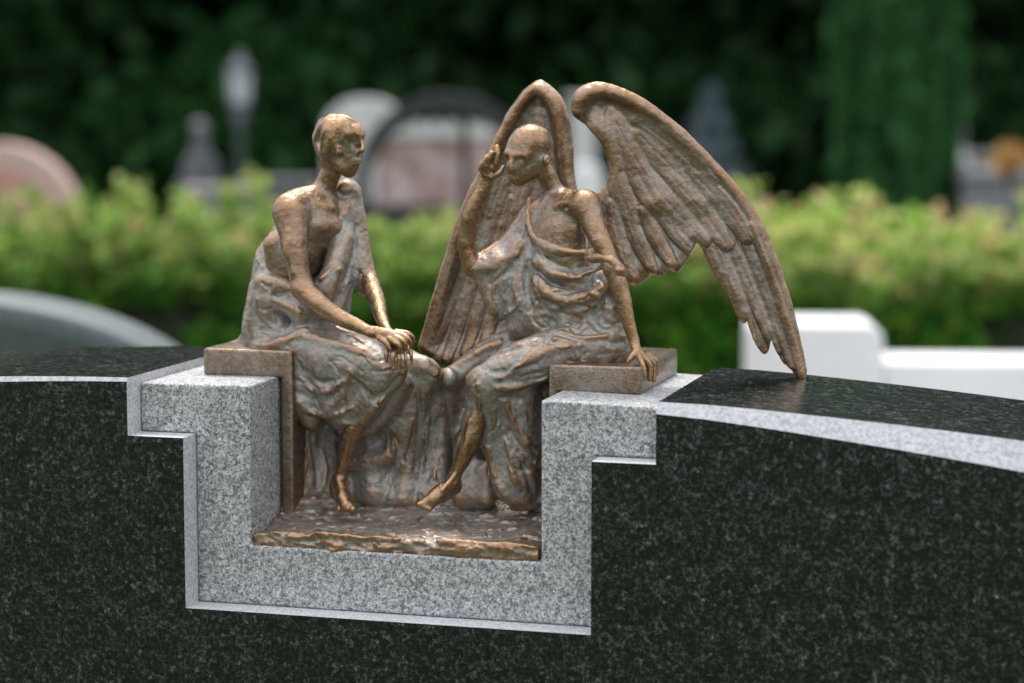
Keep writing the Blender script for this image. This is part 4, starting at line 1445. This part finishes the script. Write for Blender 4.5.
# ------------------------------------------------------------------ leaves
def leaf_cloud(name, ctr, size, mat, parent=None, nrm=None, spread=1.0, seed=0, aspect=1.7):
    """one leaf-shaped quad (a folded diamond) per centre"""
    g = np.random.default_rng(seed)
    N = len(ctr)
    a = g.normal(size=(N, 3)) * spread
    if nrm is not None: a = a + nrm
    a /= np.linalg.norm(a, axis=1)[:, None] + 1e-9
    b = np.cross(a, g.normal(size=(N, 3))); b /= np.linalg.norm(b, axis=1)[:, None] + 1e-9
    c = np.cross(a, b)
    s = size * g.uniform(.6, 1.35, N)[:, None]
    v = np.empty((N, 4, 3))
    v[:, 0] = ctr - b * s * aspect / 2
    v[:, 1] = ctr + c * s * .5 + a * s * .12
    v[:, 2] = ctr + b * s * aspect / 2
    v[:, 3] = ctr - c * s * .5 + a * s * .12
    return fast_quads(name, v.reshape(-1, 3), np.arange(N * 4).reshape(-1, 4), mat, parent, smooth=False)


def vn(p, s, k=0):
    return vnoise(np.asarray(p, float) + 50 + k * 7.3, s)


# hedge
_xa, _xb = float(PT(330, 341, 8.4) @ R_), float(PT(760, 341, 8.4) @ R_)
M_HEDGE = leaf_mat('hedge_leaves', [(0.0, (0.016, 0.075, 0.008)), (0.4, (0.04, 0.16, 0.014)), (0.75, (0.085, 0.25, 0.022)), (0.93, (0.15, 0.29, 0.035)), (1.0, (0.30, 0.35, 0.06))], 0.45,
                   (0.86, 1.14, [(0.0, (0.15, 0.32, 0.04)), (0.35, (0.32, 0.50, 0.09)), (0.62, (0.58, 0.64, 0.20)), (0.80, (0.70, 0.62, 0.30)), (0.92, (0.70, 0.46, 0.30)), (1.0, (0.60, 0.33, 0.22))]), 0.5, 0.12, (_xa, _xb, 0.5, 1.0))
HT = 8.0
HL = 7.2
hq = PT(512, 341, HT)
hedge = empty('hedge', (hq[0], hq[1], 0), 'long leafy green hedge with pale yellow-green and reddish new shoots, behind the bronze', 'hedge')


def build_hedge():
    g = np.random.default_rng(5)
    N = 70000
    u = g.uniform(-HL / 2, HL / 2, N); w = g.random(N)
    z = g.uniform(0.05, 1.0, N); d = np.zeros(N)
    front = w < .62; topm = (w >= .62) & (w < .94); back = w >= .94
    d[front] = np.abs(g.normal(0, .06, front.sum()))
    d[topm] = g.uniform(0, 1.1, topm.sum()); z[topm] = 1.0 - np.abs(g.normal(0, .05, topm.sum()))
    d[back] = 1.1 - np.abs(g.normal(0, .06, back.sum()))
    P0 = np.c_[u, d, z]
    bul = vn(P0, 2.2) * .05 + vn(P0, 4.0, 1) * .16
    nd = np.zeros((N, 3)); nd[front, 1] = -1; nd[topm, 2] = 1; nd[back, 1] = 1
    P0 = P0 + nd * bul[:, None]
    # open gaps
    keep = (vn(P0, 5.5, 2) + .7 * vn(P0, 2.6, 3)) > np.where(P0[:, 2] < .85, -.30, -.36)
    P0, nd = P0[keep], nd[keep]
    # shoots standing up
    sh = []
    for k in range(1100):
        x, y = g.uniform(-HL / 2, HL / 2), g.uniform(0, 1.05)
        base = .985 + .02 * math.sin(x * 3.1) + .02 * math.sin(x * 7.7 + 1)
        hgt = abs(g.normal(.11, .075)) * (.5 + .75 * max(0, min(1, .5 + .9 * float(vn([[x, y * .3, 0]], 1.9, 8)[0])))); lean = g.normal(0, .15, 2)
        m = int(6 + hgt * 60)
        tt = g.random(m)
        sh.append(np.c_[x + lean[0] * tt * hgt + g.normal(0, .018, m), y + lean[1] * tt * hgt + g.normal(0, .018, m), base + tt * hgt])
    sh = np.vstack(sh)
    P0 = np.vstack([P0, sh]); nd = np.vstack([nd, np.tile([0, -.2, .5], (len(sh), 1))])
    ct, st = math.cos(TH), math.sin(TH)
    Wd = np.c_[hq[0] + P0[:, 0] * ct - P0[:, 1] * st, hq[1] + P0[:, 0] * st + P0[:, 1] * ct, P0[:, 2]]
    Nd = np.c_[nd[:, 0] * ct - nd[:, 1] * st, nd[:, 0] * st + nd[:, 1] * ct, nd[:, 2]]
    leaf_cloud('leaves', Wd, .042, M_HEDGE, hedge, Nd * .8, 1.0, 6)
    # twiggy dark inside
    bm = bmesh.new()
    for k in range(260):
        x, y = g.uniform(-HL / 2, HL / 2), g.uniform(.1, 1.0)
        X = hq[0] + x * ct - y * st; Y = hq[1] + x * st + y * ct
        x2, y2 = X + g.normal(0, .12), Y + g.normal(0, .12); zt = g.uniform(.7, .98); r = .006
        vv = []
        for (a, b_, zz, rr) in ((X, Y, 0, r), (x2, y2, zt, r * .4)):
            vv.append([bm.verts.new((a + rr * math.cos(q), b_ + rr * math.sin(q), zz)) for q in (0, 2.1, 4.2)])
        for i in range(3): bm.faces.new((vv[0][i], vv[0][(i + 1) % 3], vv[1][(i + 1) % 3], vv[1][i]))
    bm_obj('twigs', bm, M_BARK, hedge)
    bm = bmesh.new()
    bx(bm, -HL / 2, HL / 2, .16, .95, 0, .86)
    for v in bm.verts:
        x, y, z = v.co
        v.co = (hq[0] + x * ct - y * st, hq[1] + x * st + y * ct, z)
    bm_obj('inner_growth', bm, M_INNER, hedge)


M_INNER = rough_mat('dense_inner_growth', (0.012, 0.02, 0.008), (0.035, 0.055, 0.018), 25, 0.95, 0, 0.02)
build_hedge()

# plant with orange blossom at the far right
M_ORANGE = leaf_mat('orange_blossom', [(0, (0.35, 0.16, 0.05)), (0.5, (0.5, 0.30, 0.10)), (1, (0.45, 0.34, 0.16))], .3)
q = PT(1010, 160, 12.5); g = np.random.default_rng(4)
pl = empty('flowering_plant', (q[0], q[1], 0), 'tall plant with an orange blossom head at the far right above the hedge', 'plant')
cc = g.normal(size=(260, 3)) * [.042, .042, .036] + [q[0], q[1], q[2]]
leaf_cloud('blossom', cc, .035, M_ORANGE, pl, None, 1, 3)
bm = bmesh.new(); lathe(bm, [(.012, 0), (.008, q[2])], 6, q[0], q[1]); bm_obj('stem', bm, M_BARK, pl)


# ------------------------------------------------------------------ trees
def trunk_mesh(r0, hgt, seed, limbs=10, z_l=1.5, reach=1.0):
    g = random.Random(seed)
    bm = bmesh.new()

    def tube(pts):
        rings = []
        for x, y, z, r in pts: rings.append([bm.verts.new((x + r * math.cos(a), y + r * math.sin(a), z)) for a in [k * math.pi / 4 for k in range(8)]])
        for a, b in zip(rings[:-1], rings[1:]):
            for k in range(8): bm.faces.new((a[k], a[(k + 1) % 8], b[(k + 1) % 8], b[k]))
        bm.faces.new(rings[-1])
    tube([(0, 0, -.05, r0 * 1.4), (0, 0, .3, r0), (g.uniform(-.1, .1), g.uniform(-.1, .1), hgt * .5, r0 * .7), (g.uniform(-.2, .2), g.uniform(-.2, .2), hgt, r0 * .15)])
    for k in range(limbs):
        z = g.uniform(z_l, hgt * .85); a = g.uniform(0, 6.28); L = reach * g.uniform(.8, 2.2) * (1 - z / hgt * .6)
        tube([(0, 0, z, r0 * .3), (L * .5 * math.cos(a), L * .5 * math.sin(a), z + L * .2, r0 * .2), (L * math.cos(a), L * math.sin(a), z + L * .5, r0 * .05)])
    return bm


def local(o, parent):
    o.parent = parent
    o.matrix_parent_inverse.identity()
    return o


def crown_points(kind, hgt, rad, z0, seed):
    g = np.random.default_rng(seed)
    if kind == 'broad':
        K = 46; pts = []
        for k in range(K):
            zz = z0 + (hgt - z0) * g.random() ** .9
            f = math.sin(math.pi * min(1, max(.12, (zz - z0) / (hgt - z0) * .8 + .15))) ** .6
            a = g.uniform(0, 6.28); rr = rad * f * g.uniform(.45, 1)
            m = 170
            pts.append(g.normal(size=(m, 3)) * [.42, .42, .30] + [rr * math.cos(a), rr * math.sin(a), zz])
        return np.vstack(pts)
    if kind == 'shrub':
        K = 26; pts = []
        for k in range(K):
            a = g.uniform(0, 6.28); rr = rad * g.uniform(.2, 1); zz = g.uniform(.1, hgt) * (1 - .35 * rr / rad)
            pts.append(g.normal(size=(110, 3)) * [.20, .20, .17] + [rr * math.cos(a), rr * math.sin(a), zz])
        return np.vstack(pts)


greens = [leaf_mat('dark_forest_leaves', [(0, (0.0065, 0.0259, 0.0065)), (.6, (0.0122, 0.0446, 0.0101)), (1, (0.0216, 0.0684, 0.0158))], .25),
          leaf_mat('mid_forest_leaves', [(0, (0.0079, 0.0338, 0.0086)), (.6, (0.0166, 0.0576, 0.0130)), (1, (0.0274, 0.0850, 0.0187))], .3),
          leaf_mat('fresh_forest_leaves', [(0, (0.0094, 0.0432, 0.0101)), (.6, (0.0187, 0.0706, 0.0158)), (1, (0.0317, 0.0972, 0.0216))], .3)]


def make_plant(name, kind, hgt, rad, z0, seed, mat, size, label, cat, group, trunk_r=.22):
    o = empty(name, (0, 0, 0), label, cat, group)
    local(leaf_cloud('crown' if kind == 'broad' else 'leaves', crown_points(kind, hgt, rad, z0, seed), size, mat, None, None, 1, seed + 1), o)
    local(bm_obj('trunk' if kind == 'broad' else 'stem', trunk_mesh(trunk_r, hgt * .95, seed, 12 if kind == 'broad' else 5, z0 + 2.6 if kind == 'broad' else .2, 1.0 if kind == 'broad' else .4), M_BARK), o)
    return o


def dup(root, label):
    r = root.copy(); COL.objects.link(r); r['label'] = label
    for ch in list(root.children):
        c = ch.copy(); COL.objects.link(c); c.parent = r
    return r


protos = [make_plant('forest_tree', 'broad', 11, 2.9, 1.3, 31 + k, greens[k % 3], .26, 'x', 'tree', 'trees of the dark wood') for k in range(3)]
shr = [make_plant('forest_shrub', 'shrub', 1.9, 1.15, 0, 61 + k, greens[k], .15, 'x', 'shrub', 'undergrowth along the wood', .05) for k in range(3)]
tree_lab = 'broadleaf tree of the dark wood behind the graves'
shrub_lab = 'dark green shrub in the undergrowth along the wood'
g = random.Random(9)
used = [False] * 3
for i in range(42):
    row = i % 3
    k = g.randrange(3)
    if i // 3 >= 8 and used[0]: k = 0
    t = [25, 29, 34][row] + g.uniform(-1.2, 1.2)
    px = -480 + 154 * ((i // 3) + .33 * row) + g.uniform(-35, 35)
    if abs(px - 213) < 70: px += 95
    o = protos[k] if not used[k] else dup(protos[k], tree_lab)
    used[k] = True
    o['label'] = tree_lab
    q = PT(px, 341, t); o.location = (q[0], q[1], 0)
    o.rotation_euler = (0, 0, g.uniform(0, 6.28)); s = g.uniform(.88, 1.2); o.scale = (s, s, s)
used = [False] * 3
for i in range(44):
    k = g.randrange(3)
    if i > 26 and used[0]: k = 0
    t = [22.5, 26.5][i % 2] + g.uniform(-1, 1)
    px = -350 + 39.1 * (i + .5) + g.uniform(-18, 18)
    o = shr[k] if not used[k] else dup(shr[k], shrub_lab)
    used[k] = True
    o['label'] = shrub_lab
    q = PT(px, 341, t); o.location = (q[0], q[1], 0)
    s = g.uniform(.75, 1.35)
    o.rotation_euler = (0, 0, g.uniform(0, 6.28)); o.scale = (s, s, s * g.uniform(.8, 1.2))

# columnar evergreen on the right
M_COL = leaf_mat('columnar_evergreen_sprays', [(0, (0.022, 0.085, 0.024)), (.6, (0.038, 0.135, 0.038)), (1, (0.065, 0.19, 0.06))], .2)
t = 15.5
q = PT(891, 341, t)
cy = empty('columnar_evergreen', (q[0], q[1], 0), 'tall columnar dark green evergreen rising behind the right part of the hedge', 'tree')
gg = np.random.default_rng(12); N = 42000
a = gg.uniform(0, 6.28, N); z = gg.uniform(.1, 4.4, N)
rr = (.385 + .04 * np.sin(a * 5 + z * 1.3) + .035 * np.sin(a * 11 - z * 2.1)) * np.clip((5.2 - z) / 1.6, .3, 1) * (1 - .30 * gg.random(N) ** 2)
rr = rr * (1 - .12 * np.clip(1.0 - z, 0, 1))
pts = np.c_[rr * np.cos(a), rr * np.sin(a), z]
keep = vnoise(pts * [1, 1, .35] + 20, 9.0) > -.38
pts = pts[keep]
local(leaf_cloud('crown', pts, .05, M_COL, None, np.tile([0, 0, .1], (len(pts), 1)) + np.c_[np.cos(a), np.sin(a), 0 * a][keep] * .8, .8, 5, 2.4), cy)
local(bm_obj('trunk', trunk_mesh(.14, 4.3, 5, 8, 1.0, .15), M_BARK), cy)

# small blue conifer beside the spread wing
M_BLUE = leaf_mat('blue_conifer_needles', [(0, (0.08, 0.115, 0.12)), (.6, (0.14, 0.19, 0.20)), (1, (0.22, 0.27, 0.29))], .1)
t = 17.5
q = PT(708, 341, t)
bc = empty('blue_conifer', (q[0], q[1], 0), 'small cone-shaped blue-grey conifer beyond the spread wing', 'tree')
N = 9000; z = gg.random(N) ** 1.25 * 1.55 + .12; a = gg.uniform(0, 6.28, N)
rr = (1.72 - z) * .36 * (.55 + .5 * gg.random(N)) * (1 + .2 * np.sin(z * 32))
local(leaf_cloud('crown', np.c_[rr * np.cos(a), rr * np.sin(a), z], .035, M_BLUE, None, None, 1, 8, 2.6), bc)
local(bm_obj('trunk', trunk_mesh(.05, 1.5, 6, 6, .3, .15), M_BARK), bc)
